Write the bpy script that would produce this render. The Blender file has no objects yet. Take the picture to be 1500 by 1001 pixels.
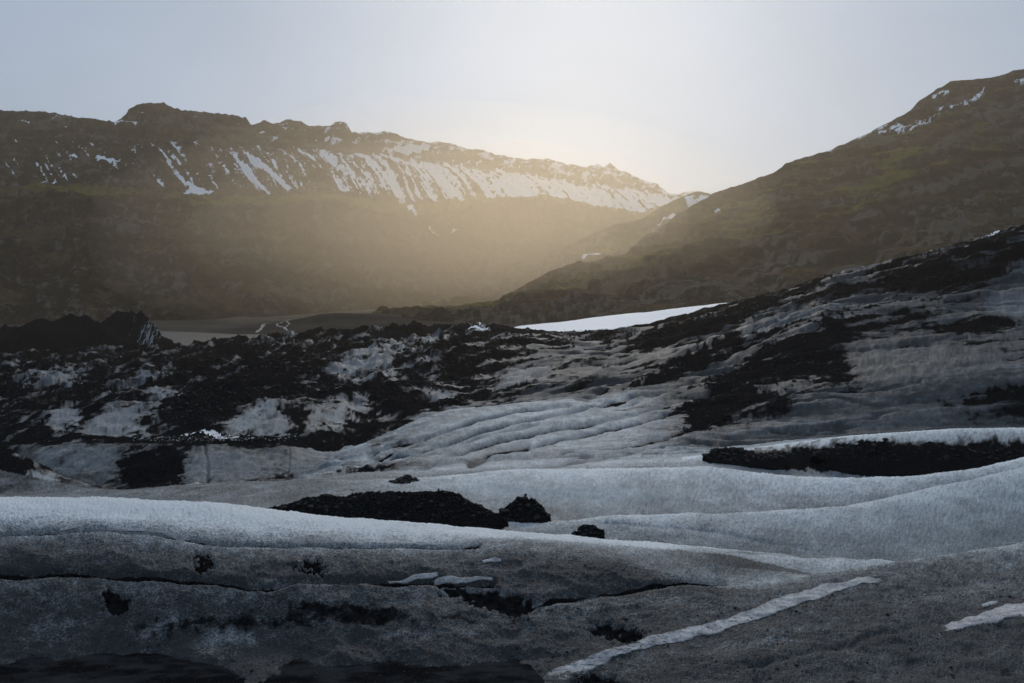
import bpy, math
import numpy as np

# ------------------------------------------------------------------ camera, sky, sun, exposure
SC = bpy.context.scene
W0, H0 = 1500.0, 1001.0            # the photograph's frame
F = 1167.0                         # focal length in its pixels (28 mm on 36 mm)
CX, HY = 750.0, 440.0              # principal column, eye-level row
ZC = 30.0                          # eye height above the lagoon

cam_d = bpy.data.cameras.new('camera')
cam = bpy.data.objects.new('camera', cam_d)
SC.collection.objects.link(cam)
cam.location = (0, 0, ZC)
cam.rotation_euler = (math.radians(90), 0, 0)
cam_d.sensor_width = 36.0
cam_d.lens = 36.0 * F / W0
cam_d.shift_y = -(H0 / 2 - HY) / W0
cam_d.clip_start = 0.1
cam_d.clip_end = 40000
SC.camera = cam

SUN_EL, SUN_AZ = math.radians(23.0), math.radians(5.0)     # azimuth from +Y towards +X
world = bpy.data.worlds.new('World')
SC.world = world
world.use_nodes = True
wn, wl = world.node_tree.nodes, world.node_tree.links
bg = wn['Background']
sky = wn.new('ShaderNodeTexSky')
sky.sky_type = 'NISHITA'
sky.sun_disc = False
sky.sun_elevation = SUN_EL
sky.sun_rotation = SUN_AZ
sky.altitude = 100
sky.air_density = 1.0
sky.dust_density = 1.0
sky.ozone_density = 1.5
gm = wn.new('ShaderNodeGamma')             # thin high overcast evens the sky out
gm.inputs['Gamma'].default_value = 0.14
tint = wn.new('ShaderNodeMix'); tint.data_type = 'RGBA'; tint.blend_type = 'MULTIPLY'
tint.inputs[0].default_value = 1.0
tint.inputs[7].default_value = (1.17, 1.43, 1.83, 1)
wl.new(sky.outputs[0], gm.inputs['Color'])
wl.new(gm.outputs[0], tint.inputs[6])
cn = wn.new('ShaderNodeTexNoise')          # faint veils of cloud
cn.inputs['Scale'].default_value = 2.2; cn.inputs['Detail'].default_value = 4; cn.inputs['Roughness'].default_value = 0.5
tc = wn.new('ShaderNodeTexCoord'); mp = wn.new('ShaderNodeMapping'); mp.inputs['Scale'].default_value = (1, 1, 2.4)
mr = wn.new('ShaderNodeMapRange')
for k, v in zip(('From Min', 'From Max', 'To Min', 'To Max'), (0.3, 0.7, 0.93, 1.07)): mr.inputs[k].default_value = v
veil = wn.new('ShaderNodeMix'); veil.data_type = 'RGBA'; veil.blend_type = 'MULTIPLY'; veil.inputs[0].default_value = 1.0
wl.new(tc.outputs['Generated'], mp.inputs['Vector']); wl.new(mp.outputs[0], cn.inputs['Vector'])
wl.new(cn.outputs['Fac'], mr.inputs['Value']); wl.new(tint.outputs[2], veil.inputs[6]); wl.new(mr.outputs[0], veil.inputs[7])
wl.new(veil.outputs[2], bg.inputs['Color'])
bg.inputs['Strength'].default_value = 0.15

sun_d = bpy.data.lights.new('sun', 'SUN')
sun = bpy.data.objects.new('sun', sun_d)
SC.collection.objects.link(sun)
sun_d.energy = 0.75
sun_d.angle = math.radians(10)
sun_d.color = (1.0, 0.955, 0.89)
sun.rotation_euler = (math.pi / 2 - SUN_EL, 0, math.pi - SUN_AZ)
sun.location = (300, 3000, 1500)

SC.view_settings.view_transform = 'Standard'
SC.view_settings.look = 'None'
SC.view_settings.gamma = 1.0
SC.view_settings.exposure = 0.80
SC.cycles.use_denoising = True
SC.cycles.max_bounces = 6
SC.cycles.volume_bounces = 1
SC.cycles.sample_clamp_indirect = 4.0

# ------------------------------------------------------------------ noise and curve helpers
def _hash(ix, iy, seed):
    h = (ix * 374761393 + iy * 668265263 + seed * 974711) & 0xFFFFFFFF
    h = ((h ^ (h >> 13)) * 1274126177) & 0xFFFFFFFF
    return h ^ (h >> 16)

def gnoise(x, y, seed=0):
    x = np.asarray(x, np.float32); y = np.asarray(y, np.float32)
    fx = np.floor(x); fy = np.floor(y)
    ix = fx.astype(np.int64); iy = fy.astype(np.int64)
    dx = x - fx; dy = y - fy
    def corner(ox, oy):
        h = _hash(ix + ox, iy + oy, seed)
        a = (h & 1023).astype(np.float32) * np.float32(2 * math.pi / 1024)
        return np.cos(a) * (dx - ox) + np.sin(a) * (dy - oy)
    u = dx * dx * dx * (dx * (dx * 6 - 15) + 10)
    v = dy * dy * dy * (dy * (dy * 6 - 15) + 10)
    a = corner(0, 0); b = corner(1, 0); c = corner(0, 1); d = corner(1, 1)
    return 1.5 * ((a + (b - a) * u) * (1 - v) + (c + (d - c) * u) * v)

def fbm(x, y, oct=4, seed=0, gain=0.5, lac=2.03):
    s = 0.0; a = 1.0; t = 0.0
    for o in range(oct):
        s = s + a * gnoise(x, y, seed + o * 17)
        t += a * a; a *= gain; x = x * lac + 3.1; y = y * lac + 1.7
    return s / math.sqrt(t)

def ridged(x, y, oct=4, seed=0, gain=0.5, lac=2.05):
    s = 0.0; a = 1.0; t = 0.0
    for o in range(oct):
        n = 1 - np.abs(gnoise(x, y, seed + o * 31)) * 1.6
        s = s + a * n * np.abs(n); t += a; a *= gain; x = x * lac + 5.3; y = y * lac + 9.1
    return s / t

def sstep(a, b, x):
    t = np.clip((x - a) / (b - a), 0, 1)
    return t * t * (3 - 2 * t)

def curve(pts, xs, sig, col=1):
    p = np.array([[q[0], q[col]] for q in pts], float)
    v = np.interp(xs, p[:, 0], p[:, 1])
    if sig > 0:
        st = xs[1] - xs[0]; n = max(1, int(3 * sig / st))
        k = np.exp(-0.5 * (np.arange(-n, n + 1) * st / sig) ** 2); k /= k.sum()
        v = np.convolve(np.pad(v, n, mode='edge'), k, 'valid')
    return v

def pchip_rows(M, s):
    """M: knots (K, n); s: row parameters -> (len(s), n), monotone cubic along the knots."""
    d = np.diff(M, axis=0)
    D = np.zeros_like(M)
    a, b = d[:-1], d[1:]
    same = (a * b) > 0
    D[1:-1] = np.where(same, 2 * a * b / np.where(same, a + b, 1), 0)
    D[0] = d[0]; D[-1] = d[-1]
    i = np.clip(s.astype(int), 0, M.shape[0] - 2)
    t = (s - i)[:, None]
    h00 = (1 + 2 * t) * (1 - t) ** 2; h10 = t * (1 - t) ** 2
    h01 = t * t * (3 - 2 * t); h11 = t * t * (t - 1)
    return h00 * M[i] + h10 * D[i] + h01 * M[i + 1] + h11 * D[i + 1]

def in_poly(px, py, poly):
    """signed distance-like value: > 0 inside, in pixels"""
    p = np.array(poly, float)
    x0, y0 = p.min(0) - 60; x1, y1 = p.max(0) + 60
    out = np.full(px.shape, -60.0, np.float32)
    m = (px > x0) & (px < x1) & (py > y0) & (py < y1)
    if not m.any():
        return out
    X = px[m]; Y = py[m]
    inside = np.zeros(X.shape, bool); dist = np.full(X.shape, 1e9)
    n = len(p)
    for i in range(n):
        ax, ay = p[i]; bx, by = p[(i + 1) % n]
        if ay != by:
            c = ((ay > Y) != (by > Y)) & (X < (bx - ax) * (Y - ay) / (by - ay) + ax)
            inside ^= c
        ex, ey = bx - ax, by - ay
        t = np.clip(((X - ax) * ex + (Y - ay) * ey) / (ex * ex + ey * ey + 1e-9), 0, 1)
        dist = np.minimum(dist, np.hypot(X - ax - t * ex, Y - ay - t * ey))
    out[m] = np.where(inside, dist, -dist)
    return out

def line_dist(px, py, pts):
    p = np.array(pts, float)
    out = np.full(px.shape, 99.0, np.float32)
    x0, y0 = p.min(0) - 40; x1, y1 = p.max(0) + 40
    m = (px > x0) & (px < x1) & (py > y0) & (py < y1)
    if not m.any():
        return out
    X = px[m]; Y = py[m]; dist = np.full(X.shape, 99.0)
    for i in range(len(p) - 1):
        ax, ay = p[i]; ex, ey = p[i + 1] - p[i]
        t = np.clip(((X - ax) * ex + (Y - ay) * ey) / (ex * ex + ey * ey + 1e-9), 0, 1)
        dist = np.minimum(dist, np.hypot(X - ax - t * ex, Y - ay - t * ey))
    out[m] = dist
    return out

# ------------------------------------------------------------------ mesh helpers
def mesh_from(name, V, Q, attrs=None, mat=None, smooth=True, parent=None, tri=False):
    me = bpy.data.meshes.new(name)
    n = 3 if tri else 4
    V = np.ascontiguousarray(V, np.float32); Q = np.ascontiguousarray(Q, np.int32)
    me.vertices.add(len(V)); me.vertices.foreach_set('co', V.ravel())
    me.loops.add(len(Q) * n); me.loops.foreach_set('vertex_index', Q.ravel())
    me.polygons.add(len(Q))
    me.polygons.foreach_set('loop_start', np.arange(0, len(Q) * n, n, dtype=np.int32))
    me.polygons.foreach_set('loop_total', np.full(len(Q), n, np.int32))
    me.polygons.foreach_set('use_smooth', np.full(len(Q), smooth))
    me.update(calc_edges=True)
    for k, v in (attrs or {}).items():
        a = me.attributes.new(k, 'FLOAT', 'POINT')
        a.data.foreach_set('value', np.ascontiguousarray(v, np.float32).ravel())
    if mat:
        me.materials.append(mat)
    o = bpy.data.objects.new(name, me)
    SC.collection.objects.link(o)
    if parent:
        o.parent = parent
    return o

def grid_faces(R, C):
    i = np.arange(R - 1)[:, None] * C + np.arange(C - 1)[None, :]
    return np.stack([i, i + 1, i + 1 + C, i + C], -1).reshape(-1, 4)

def structure(o):
    o['kind'] = 'structure'
    return o

def thing(o, label, cat, group=None):
    o['label'] = label; o['category'] = cat
    if group:
        o['group'] = group
    return o

# ------------------------------------------------------------------ materials
class Mat:
    def __init__(self, name):
        self.m = bpy.data.materials.new(name)
        self.m.use_nodes = True
        self.n = self.m.node_tree.nodes; self.l = self.m.node_tree.links
        self.b = self.n['Principled BSDF']
        self.geo = self.n.new('ShaderNodeNewGeometry')
    def link(self, a, b): self.l.new(a, b)
    def attr(self, name):
        a = self.n.new('ShaderNodeAttribute'); a.attribute_name = name
        return a.outputs['Fac']
    def noise(self, scale, detail=4, rough=0.55, vec=None, stretch=None, dist=0.0):
        t = self.n.new('ShaderNodeTexNoise')
        t.inputs['Scale'].default_value = scale; t.inputs['Detail'].default_value = detail
        t.inputs['Roughness'].default_value = rough; t.inputs['Distortion'].default_value = dist
        v = vec or self.geo.outputs['Position']
        if stretch:
            mp = self.n.new('ShaderNodeMapping'); mp.inputs['Scale'].default_value = stretch
            self.link(v, mp.inputs['Vector']); v = mp.outputs[0]
        self.link(v, t.inputs['Vector'])
        return t.outputs['Fac']
    def math(self, op, a, b=None, c=None, clamp=False):
        t = self.n.new('ShaderNodeMath'); t.operation = op; t.use_clamp = clamp
        for i, q in enumerate((a, b, c)):
            if q is None: continue
            if isinstance(q, (int, float)): t.inputs[i].default_value = q
            else: self.link(q, t.inputs[i])
        return t.outputs[0]
    def range(self, x, a, b, c=0.0, d=1.0, smooth=True):
        t = self.n.new('ShaderNodeMapRange')
        t.interpolation_type = 'SMOOTHSTEP' if smooth else 'LINEAR'
        self.link(x, t.inputs['Value'])
        for k, v in zip(('From Min', 'From Max', 'To Min', 'To Max'), (a, b, c, d)):
            if isinstance(v, (int, float)): t.inputs[k].default_value = v
            else: self.link(v, t.inputs[k])
        return t.outputs[0]
    def mix(self, f, a, b):
        t = self.n.new('ShaderNodeMix'); t.data_type = 'RGBA'
        for k, q in ((0, f), (6, a), (7, b)):
            if isinstance(q, (int, float)): t.inputs[k].default_value = q
            elif isinstance(q, tuple): t.inputs[k].default_value = (*q, 1)
            else: self.link(q, t.inputs[k])
        return t.outputs[2]
    def bump(self, h, dist, strength=1.0, prev=None):
        t = self.n.new('ShaderNodeBump')
        t.inputs['Distance'].default_value = dist
        if isinstance(strength, (int, float)): t.inputs['Strength'].default_value = strength
        else: self.link(strength, t.inputs['Strength'])
        self.link(h, t.inputs['Height'])
        if prev: self.link(prev, t.inputs['Normal'])
        return t.outputs[0]
    def set(self, color=None, rough=0.8, spec=0.3, normal=None):
        for k, v in (('Base Color', color), ('Roughness', rough), ('Specular IOR Level', spec), ('Normal', normal)):
            if v is None: continue
            if isinstance(v, (int, float)): self.b.inputs[k].default_value = v
            elif isinstance(v, tuple): self.b.inputs[k].default_value = (*v, 1)
            else: self.link(v, self.b.inputs[k])
        return self.m

def ice_material():
    m = Mat('dirty_ice')
    g1 = m.noise(38, 3, 0.7)          # coarse grains of the weathered crust
    g2 = m.noise(9, 4, 0.6)
    g3 = m.noise(1.1, 5, 0.6)
    g4 = m.noise(0.25, 5, 0.65, stretch=(1, 0.55, 2.5))
    ash_a, gr_a, sn_a, bl_a = m.attr('ash'), m.attr('grime_shade'), m.attr('snow'), m.attr('blue')
    # grime: grey silt between the grains, plus painted crest-to-hollow shading
    gn = m.math('ADD', m.math('MULTIPLY', m.range(g1, 0.3, 0.7), 0.9), m.math('MULTIPLY', g2, 0.5))
    gn = m.math('ADD', gn, m.math('MULTIPLY', g3, 0.4))
    gn = m.math('SUBTRACT', gn, 0.9)
    grime_shade = m.math('ADD', gr_a, m.math('MULTIPLY', gn, m.range(gr_a, -0.1, 0.5, 0.22, 0.6)), clamp=True)
    col = m.mix(m.range(grime_shade, 0.0, 0.38, smooth=False), (0.80, 0.845, 0.852), (0.285, 0.310, 0.318))
    col = m.mix(m.range(grime_shade, 0.38, 0.75, smooth=False), col, (0.102, 0.107, 0.110))
    col = m.mix(m.range(grime_shade, 0.75, 1.1, smooth=False), col, (0.022, 0.0235, 0.025))
    col = m.mix(m.math('MULTIPLY', bl_a, 0.55), col, (0.33, 0.45, 0.50))
    # ash: black volcanic sand lying on the ice
    an = m.math('ADD', m.math('MULTIPLY', g2, 0.5), m.math('MULTIPLY', g3, 0.6))
    an = m.math('ADD', an, m.math('MULTIPLY', g4, 0.9))
    an = m.math('SUBTRACT', an, 1.0)
    ash = m.range(m.math('ADD', ash_a, m.math('MULTIPLY', an, 0.85)), 0.28, 0.74)
    ash_c = m.mix(m.range(g2, 0.35, 0.7), (0.008, 0.008, 0.0085), (0.022, 0.021, 0.021))
    col = m.mix(ash, col, ash_c)
    grit = m.math('MULTIPLY', m.range(m.noise(64, 2, 0.6), 0.60, 0.66), m.range(gr_a, 0.0, 0.6, 0.10, 0.75))
    col = m.mix(grit, col, (0.016, 0.016, 0.017))
    sn = m.range(m.math('ADD', sn_a, m.math('MULTIPLY', an, 0.4)), 0.4, 0.6)
    col = m.mix(sn, col, (0.84, 0.83, 0.82))
    nrm = m.bump(g1, 0.035, 1.0)
    nrm = m.bump(g2, 0.05, 0.6, nrm)
    nrm = m.bump(g3, 0.25, m.range(ash, 0, 1, 0.25, 0.9), nrm)
    rough = m.range(ash, 0, 1, 0.7, 1.0)
    return m.set(col, rough, m.range(ash, 0, 1, 0.12, 0.0), nrm)

def ash_material():
    m = Mat('volcanic_ash')
    a = m.noise(22, 4, 0.65); b = m.noise(3.0, 5, 0.65)
    col = m.mix(m.range(a, 0.3, 0.75), (0.007, 0.007, 0.0075), (0.042, 0.041, 0.041))
    ice = m.math('ADD', m.attr('ice'), m.math('MULTIPLY', m.math('SUBTRACT', b, 0.5), 1.3))
    ice = m.range(ice, 0.5, 0.68)
    col = m.mix(ice, col, m.mix(a, (0.13, 0.135, 0.14), (0.42, 0.44, 0.45)))
    n = m.bump(a, 0.06, 1.0); n = m.bump(b, 0.35, 1.0, n)
    return m.set(col, 1.0, 0.0, n)

def snow_material():
    m = Mat('old_snow')
    a = m.noise(55, 4, 0.7); b = m.noise(7, 5, 0.65)
    d = m.math('ADD', m.math('MULTIPLY', a, 0.6), m.math('MULTIPLY', b, 0.7))
    col = m.mix(m.range(d, 0.5, 0.85), (0.27, 0.268, 0.265), (0.66, 0.655, 0.65))
    e = m.math('ADD', m.attr('rim'), m.math('MULTIPLY', m.math('SUBTRACT', d, 0.65), 2.2))
    col = m.mix(m.range(e, 0.45, 0.7), col, m.mix(a, (0.03, 0.031, 0.032), (0.10, 0.104, 0.107)))
    n = m.bump(a, 0.015, 0.8); n = m.bump(b, 0.03, 0.5, n)
    return m.set(col, 0.8, 0.15, n)

def mountain_material():
    m = Mat('mountain_rock')
    n1 = m.noise(0.02, 6, 0.6); n2 = m.noise(0.11, 6, 0.72); n3 = m.noise(0.035, 4, 0.6, stretch=(1, 1, 9))
    rock = m.mix(m.range(n2, 0.3, 0.72), (0.018, 0.017, 0.017), (0.085, 0.077, 0.071))
    rock = m.mix(m.math('MULTIPLY', m.range(n3, 0.45, 0.7), 0.6), rock, (0.045, 0.034, 0.026))
    tone = m.range(m.math('ADD', m.attr('tone'), m.math('MULTIPLY', m.math('SUBTRACT', n2, 0.5), 0.8)), 0.0, 1.0)
    rock = m.mix(m.math('SUBTRACT', 0.75, m.math('MULTIPLY', tone, 0.75)), rock, (0.008, 0.008, 0.009))
    rock = m.mix(m.range(tone, 0.55, 1.0, 0, .48), rock, (0.15, 0.135, 0.115))
    soil = m.mix(m.range(n2, 0.35, 0.7), (0.055, 0.040, 0.028), (0.105, 0.072, 0.043))
    col = m.mix(m.range(n1, 0.48, 0.66), rock, soil)
    gr = m.math('ADD', m.attr('grass'), m.math('MULTIPLY', m.math('SUBTRACT', n2, 0.5), 1.2))
    col = m.mix(m.range(gr, 0.35, 0.75), col, m.mix(m.range(n1, 0.35, 0.65), (0.066, 0.064, 0.019), (0.14, 0.128, 0.042)))
    sn = m.math('ADD', m.attr('snow'), m.math('MULTIPLY', m.math('SUBTRACT', n2, 0.5), 1.1))
    sn = m.range(sn, 0.42, 0.62)
    col = m.mix(sn, col, (0.78, 0.79, 0.80))
    n = m.bump(n2, 7.0, m.range(sn, 0, 1, 0.9, 0.15)); n = m.bump(n1, 14.0, 0.5, n)
    return m.set(col, 1.0, 0.0, n)

def floor_material():
    m = Mat('outwash_gravel')
    a = m.noise(0.5, 5, 0.65); b = m.noise(0.03, 5, 0.6)
    col = m.mix(m.range(a, 0.3, 0.75), (0.012, 0.0115, 0.011), (0.050, 0.045, 0.041))
    col = m.mix(m.range(b, 0.42, 0.6), (0.014, 0.0135, 0.013), col)
    col = m.mix(m.math('MULTIPLY', m.range(m.noise(0.012, 5, 0.65), 0.45, 0.7), 0.6), col, (0.075, 0.058, 0.042))
    return m.set(col, 0.95, 0.1, m.bump(a, 0.8, 0.8))

def water_material(name, col, rough, wave, spec=0.5):
    m = Mat(name)
    a = m.noise(wave, 3, 0.6)
    return m.set(col, rough, spec, m.bump(a, 0.05, 0.5))

def rock_material():
    m = Mat('basalt_rock')
    a = m.noise(6, 5, 0.65)
    return m.set(m.mix(a, (0.014, 0.013, 0.013), (0.05, 0.047, 0.044)), 0.9, 0.15, m.bump(a, 0.05, 0.8))

ICE, ASH, SNOW = ice_material(), ash_material(), snow_material()
MTN, FLOOR, ROCK = mountain_material(), floor_material(), rock_material()
LAGOON = water_material('silty_water', (0.21, 0.195, 0.175), 0.22, 0.6)
STREAM = water_material('stream_water', (0.30, 0.29, 0.27), 0.35, 0.8)
def pool_material():
    m = Mat('melt_silt')
    a = m.noise(1.6, 5, 0.6, stretch=(1, 2.2, 1)); b = m.noise(30, 3, 0.6)
    col = m.mix(m.range(a, 0.38, 0.66), (0.008, 0.0082, 0.0085), (0.030, 0.031, 0.032))
    col = m.mix(m.math('MULTIPLY', m.range(b, 0.6, 0.68), 0.6), col, (0.05, 0.05, 0.05))
    return m.set(col, 0.6, 0.0, m.bump(a, 0.03, 0.5))
POOL = pool_material()

# ------------------------------------------------------------------ terrain from profile lines
class Terrain:
    """Height field spanned between profile lines; each line is a list of
    (column, row, depth in metres) read off the photograph."""
    def __init__(self, layers, x0, x1, step, rows, sig=10):
        self.xs = np.arange(x0, x1 + 0.5 * step, step)
        sg = sig if isinstance(sig, (list, tuple)) else [sig] * len(layers)
        Yk = np.stack([curve(L, self.xs, s_) for L, s_ in zip(layers, sg)])
        Dk = np.log(np.stack([curve(L, self.xs, max(s_, 25), 2) for L, s_ in zip(layers, sg)]))
        for k in range(1, len(Dk)):
            Dk[k] = np.maximum(Dk[k], Dk[k - 1] + 0.01)
        s = np.concatenate([np.linspace(k, k + 1, n, endpoint=False) for k, n in enumerate(rows)] + [[len(rows)]])
        self.s = s
        self.yi = pchip_rows(Yk, s)                   # image rows of the smooth surface
        self.D = np.exp(pchip_rows(Dk, s))            # depths
        self.R, self.C = self.yi.shape
        self.PX = np.broadcast_to(self.xs[None, :], self.yi.shape).astype(np.float32)
        self.S = np.broadcast_to(s[:, None], self.yi.shape).astype(np.float32)
        self.X = (self.PX - CX) / F * self.D
        self.Z = ZC + (HY - self.yi) / F * self.D
        st = np.hypot(np.diff(self.yi, axis=0), .30 * F * np.diff(np.log(self.D), axis=0))
        self.V = np.concatenate([np.zeros((1, self.C)), np.cumsum(st, axis=0)]).astype(np.float32)   # length along the slope
    def refresh(self):
        self.yi = HY - (self.Z - ZC) * F / self.D
    def build(self, name, mat, attrs):
        V = np.stack([self.X, self.D, self.Z], -1).reshape(-1, 3)
        return mesh_from(name, V, grid_faces(self.R, self.C), attrs, mat)
    def hit(self, px, py, smin=0.0, strict=False):
        """first point of the surface met along the line of sight (column, row)"""
        c = np.clip((px - self.xs[0]) / (self.xs[1] - self.xs[0]), 0, self.C - 1.001)
        i = int(c); t = c - i
        y = self.yi[:, i] * (1 - t) + self.yi[:, i + 1] * t
        d = self.D[:, i] * (1 - t) + self.D[:, i + 1] * t
        k0 = int(np.searchsorted(self.s, smin))
        w = np.nonzero(y[k0:] <= py)[0]
        if strict and not len(w):
            return None
        k = k0 + (w[0] if len(w) else int(np.argmin(y[k0:])))
        if k > 0 and y[k - 1] > py:
            u = (y[k - 1] - py) / (y[k - 1] - y[k] + 1e-9)
            dd = d[k - 1] + u * (d[k] - d[k - 1])
        else:
            dd = d[k]; py = y[k]
        return np.array([(px - CX) / F * dd, dd, ZC + (HY - py) / F * dd])
    def ground(self, x, dep):
        """height at a ground position"""
        px = CX + F * x / dep
        c = np.clip((px - self.xs[0]) / (self.xs[1] - self.xs[0]), 0, self.C - 1.001)
        i = int(c); t = c - i
        z = self.Z[:, i] * (1 - t) + self.Z[:, i + 1] * t
        d = self.D[:, i] * (1 - t) + self.D[:, i + 1] * t
        return float(np.interp(dep, d, z))

def flat(v, d, x0=-400, x1=1900):
    return [(x0, v, d), (x1, v, d)]

GL = [
 # 0 under the camera, 1 slope below it
 flat(1432, 2.0), flat(1230, 5.5),
 # 2 bottom of the trough in front
 [(0,1036,9.0),(280,1034,9.0),(360,1004,9.0),(400,1008,9.0),(450,1036,9.0),(740,1036,9.0),(800,1012,9.0),(1100,1012,8.6),(1500,1012,8.4)],
 # 3 back shore of the melt pools
 [(0,948,10.0),(300,945,10.1),(450,958,9.9),(600,958,9.9),(760,968,9.8),(1000,950,9.7),(1250,930,9.9),(1500,905,10.4)],
 # 4 lower crack
 [(0,840,11.2),(150,845,11.2),(340,858,11.0),(410,849,11.1),(560,853,11.2),(700,855,11.3),(780,878,11.0),(930,870,11.2),(1060,885,11.1),(1200,880,11.2),(1350,868,11.8),(1500,860,12.0)],
 # 5 upper crack, near right crest
 [(0,780,12.3),(150,777,12.4),(290,793,12.2),(450,798,12.2),(600,801,12.3),(750,799,12.4),(900,815,12.3),(1000,842,12.0),(1060,858,11.9),(1100,857,12.0),(1200,840,12.6),(1300,826,13.4),(1400,812,14.0),(1500,797,14.6),(1700,770,15.5)],
 # 6 roll between
 [(0,752,13.0),(300,763,13.0),(600,780,13.2),(750,788,13.3),(900,799,13.4),(1000,804,13.6),(1060,812,13.7),(1150,830,13.8),(1200,842,13.9),(1300,846,14.8),(1400,842,15.6),(1500,836,16.2)],
 # 7 first crest
 [(0,728,14.5),(150,729,14.5),(300,737,14.6),(450,752,14.8),(600,765,15.0),(750,777,15.2),(850,787,15.4),(950,797,15.6),(1050,804,15.8),(1150,810,15.9),(1250,816,16.2),(1320,822,16.6),(1400,827,17.2),(1500,818,17.8)],
 # 8 trough behind it
 [(0,790,18.0),(300,780,18.0),(450,775,18.5),(600,776,18.2),(700,778,18),(850,792,18.0),(900,798,17.8),(1000,812,17.6),(1150,822,17.6),(1250,824,17.8),(1330,823,18.2),(1400,815,18.8),(1500,800,19.6)],
 # 9 second crest
 [(0,750,22),(300,748,22),(450,750,21),(600,754,21),(700,762,20.5),(800,766,20),(875,757,20.5),(1000,753,21),(1125,750,22),(1250,740,23.5),(1350,719,25),(1500,685,27),(1700,640,30)],
 # 10 trough behind
 [(0,738,25),(300,735,25),(450,737,24.5),(600,737,25),(750,754,24),(875,768,23.5),(1000,768,24.5),(1125,764,26),(1250,754,28),(1350,737,30),(1500,708,33),(1700,660,36)],
 # 11 third crest, lip of the pale basin
 [(0,724,29),(150,722,29),(300,713,30),(450,706,31),(600,703,32),(680,695,33),(750,688,33),(900,686,33),(1050,685,33.5),(1150,697,33.5),(1250,701,34),(1350,697,35),(1425,687,36.5),(1500,670,38),(1700,630,42)],
 # 12 pit behind
 [(0,727,32),(300,714,33),(450,705,34),(600,699,36),(750,690,37),(900,688,37),(1050,698,38),(1150,706,40),(1250,712,41),(1350,705,42),(1500,690,45),(1700,660,48)],
 # 13 fourth crest
 [(-100,605,42),(0,650,40),(40,672,39),(80,692,38),(130,711,37),(180,719,37),(300,709,37),(420,704,36.5),(480,695,38),(600,688,40),(750,681,42),(900,678,44),(1000,672,46),(1060,664,48),(1150,650,50),(1250,638,52),(1400,628,54),(1500,627,55)],
 # 14 foot of the hill
 [(-100,690,48),(0,700,46),(80,715,45),(180,723,43),(300,709,42.5),(420,702,42.5),(500,684,45),(600,673,48),(750,660,52),(900,655,55),(1000,662,56),(1060,668,57),(1150,662,59),(1250,652,62),(1400,645,64),(1500,645,65)],
 # 15 ice wall top, white tongue, rib
 [(-100,655,56),(0,655,56),(100,648,54),(300,653,52),(420,660,52),(480,676,51),(530,655,56),(570,636,60),(600,621,64),(660,602,70),(760,591,78),(830,588,84),(900,600,82),(1000,598,80),(1100,585,78),(1250,565,78),(1400,545,80),(1500,535,82)],
 # 16 hollow behind
 [(0,650,64),(150,646,64),(300,648,62),(430,648,62),(530,665,68),(600,640,78),(660,620,86),(760,600,94),(830,588,98),(900,575,98),(1000,560,98),(1100,545,98),(1250,520,100),(1400,500,102),(1500,490,104)],
 # 17 middle ridge
 [(0,600,95),(100,598,92),(170,595,92),(240,588,92),(330,566,95),(400,565,98),(470,570,100),(540,562,105),(620,570,110),(700,575,110),(760,565,112),(830,560,116),(900,560,118),(960,545,120),(1050,515,124),(1120,488,126),(1200,460,128),(1280,450,130),(1350,446,130),(1500,440,130)],
 # 18 dip
 [(0,590,118),(170,588,116),(330,580,115),(470,574,118),(620,562,128),(760,545,140),(900,535,150),(1000,510,152),(1100,484,150),(1200,463,148),(1280,454,148),(1400,432,150),(1500,422,150)],
 # 19 upper ridge
 [(0,560,150),(100,550,155),(200,546,155),(300,545,155),(400,535,160),(480,530,165),(560,520,170),(640,505,175),(740,500,180),(800,505,190),(870,510,190),(950,492,195),(1050,467,190),(1150,442,185),(1230,416,180),(1300,398,178),(1400,374,172),(1500,350,165)],
 # 20 dip
 [(0,545,200),(200,535,210),(400,518,215),(560,505,220),(740,492,225),(850,500,240),(950,488,245),(1050,464,235),(1150,440,220),(1230,413,205),(1300,395,200),(1400,371,195),(1500,346,190)],
 # 21 skyline of the ice
 [(0,522,270),(150,514,290),(255,509,300),(330,502,300),(440,491,290),(500,487,280),(570,483,275),(600,480,272),(640,484,270),(700,478,265),(750,481,265),(800,490,290),(870,493,300),(920,490,300),(980,473,290),(1090,447,260),(1170,426,245),(1225,408,240),(1300,389,235),(1380,370,225),(1450,344,215),(1500,328,210),(1700,270,200)],
 # 22 hollow, 23 snowfield, 24 end of the ice
 [(0,560,330),(400,545,330),(700,500,320),(800,493,330),(920,486,345),(1000,478,345),(1090,464,330),(1200,445,310),(1500,380,280)],
 [(0,580,420),(400,540,420),(700,500,420),(755,481,425),(850,472,425),(950,461,425),(1050,449,420),(1090,446,415),(1150,440,410),(1300,412,400),(1500,372,380)],
 flat(600, 540),
]
GROWS = [6,8,40,60,48,26,24,8,54,12,40,8,26,26,62,22,50,18,40,22,26,8,16,5]
G = Terrain(GL, -260, 1760, 1.55, GROWS, sig=[10]*13 + [7]*11)

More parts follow.
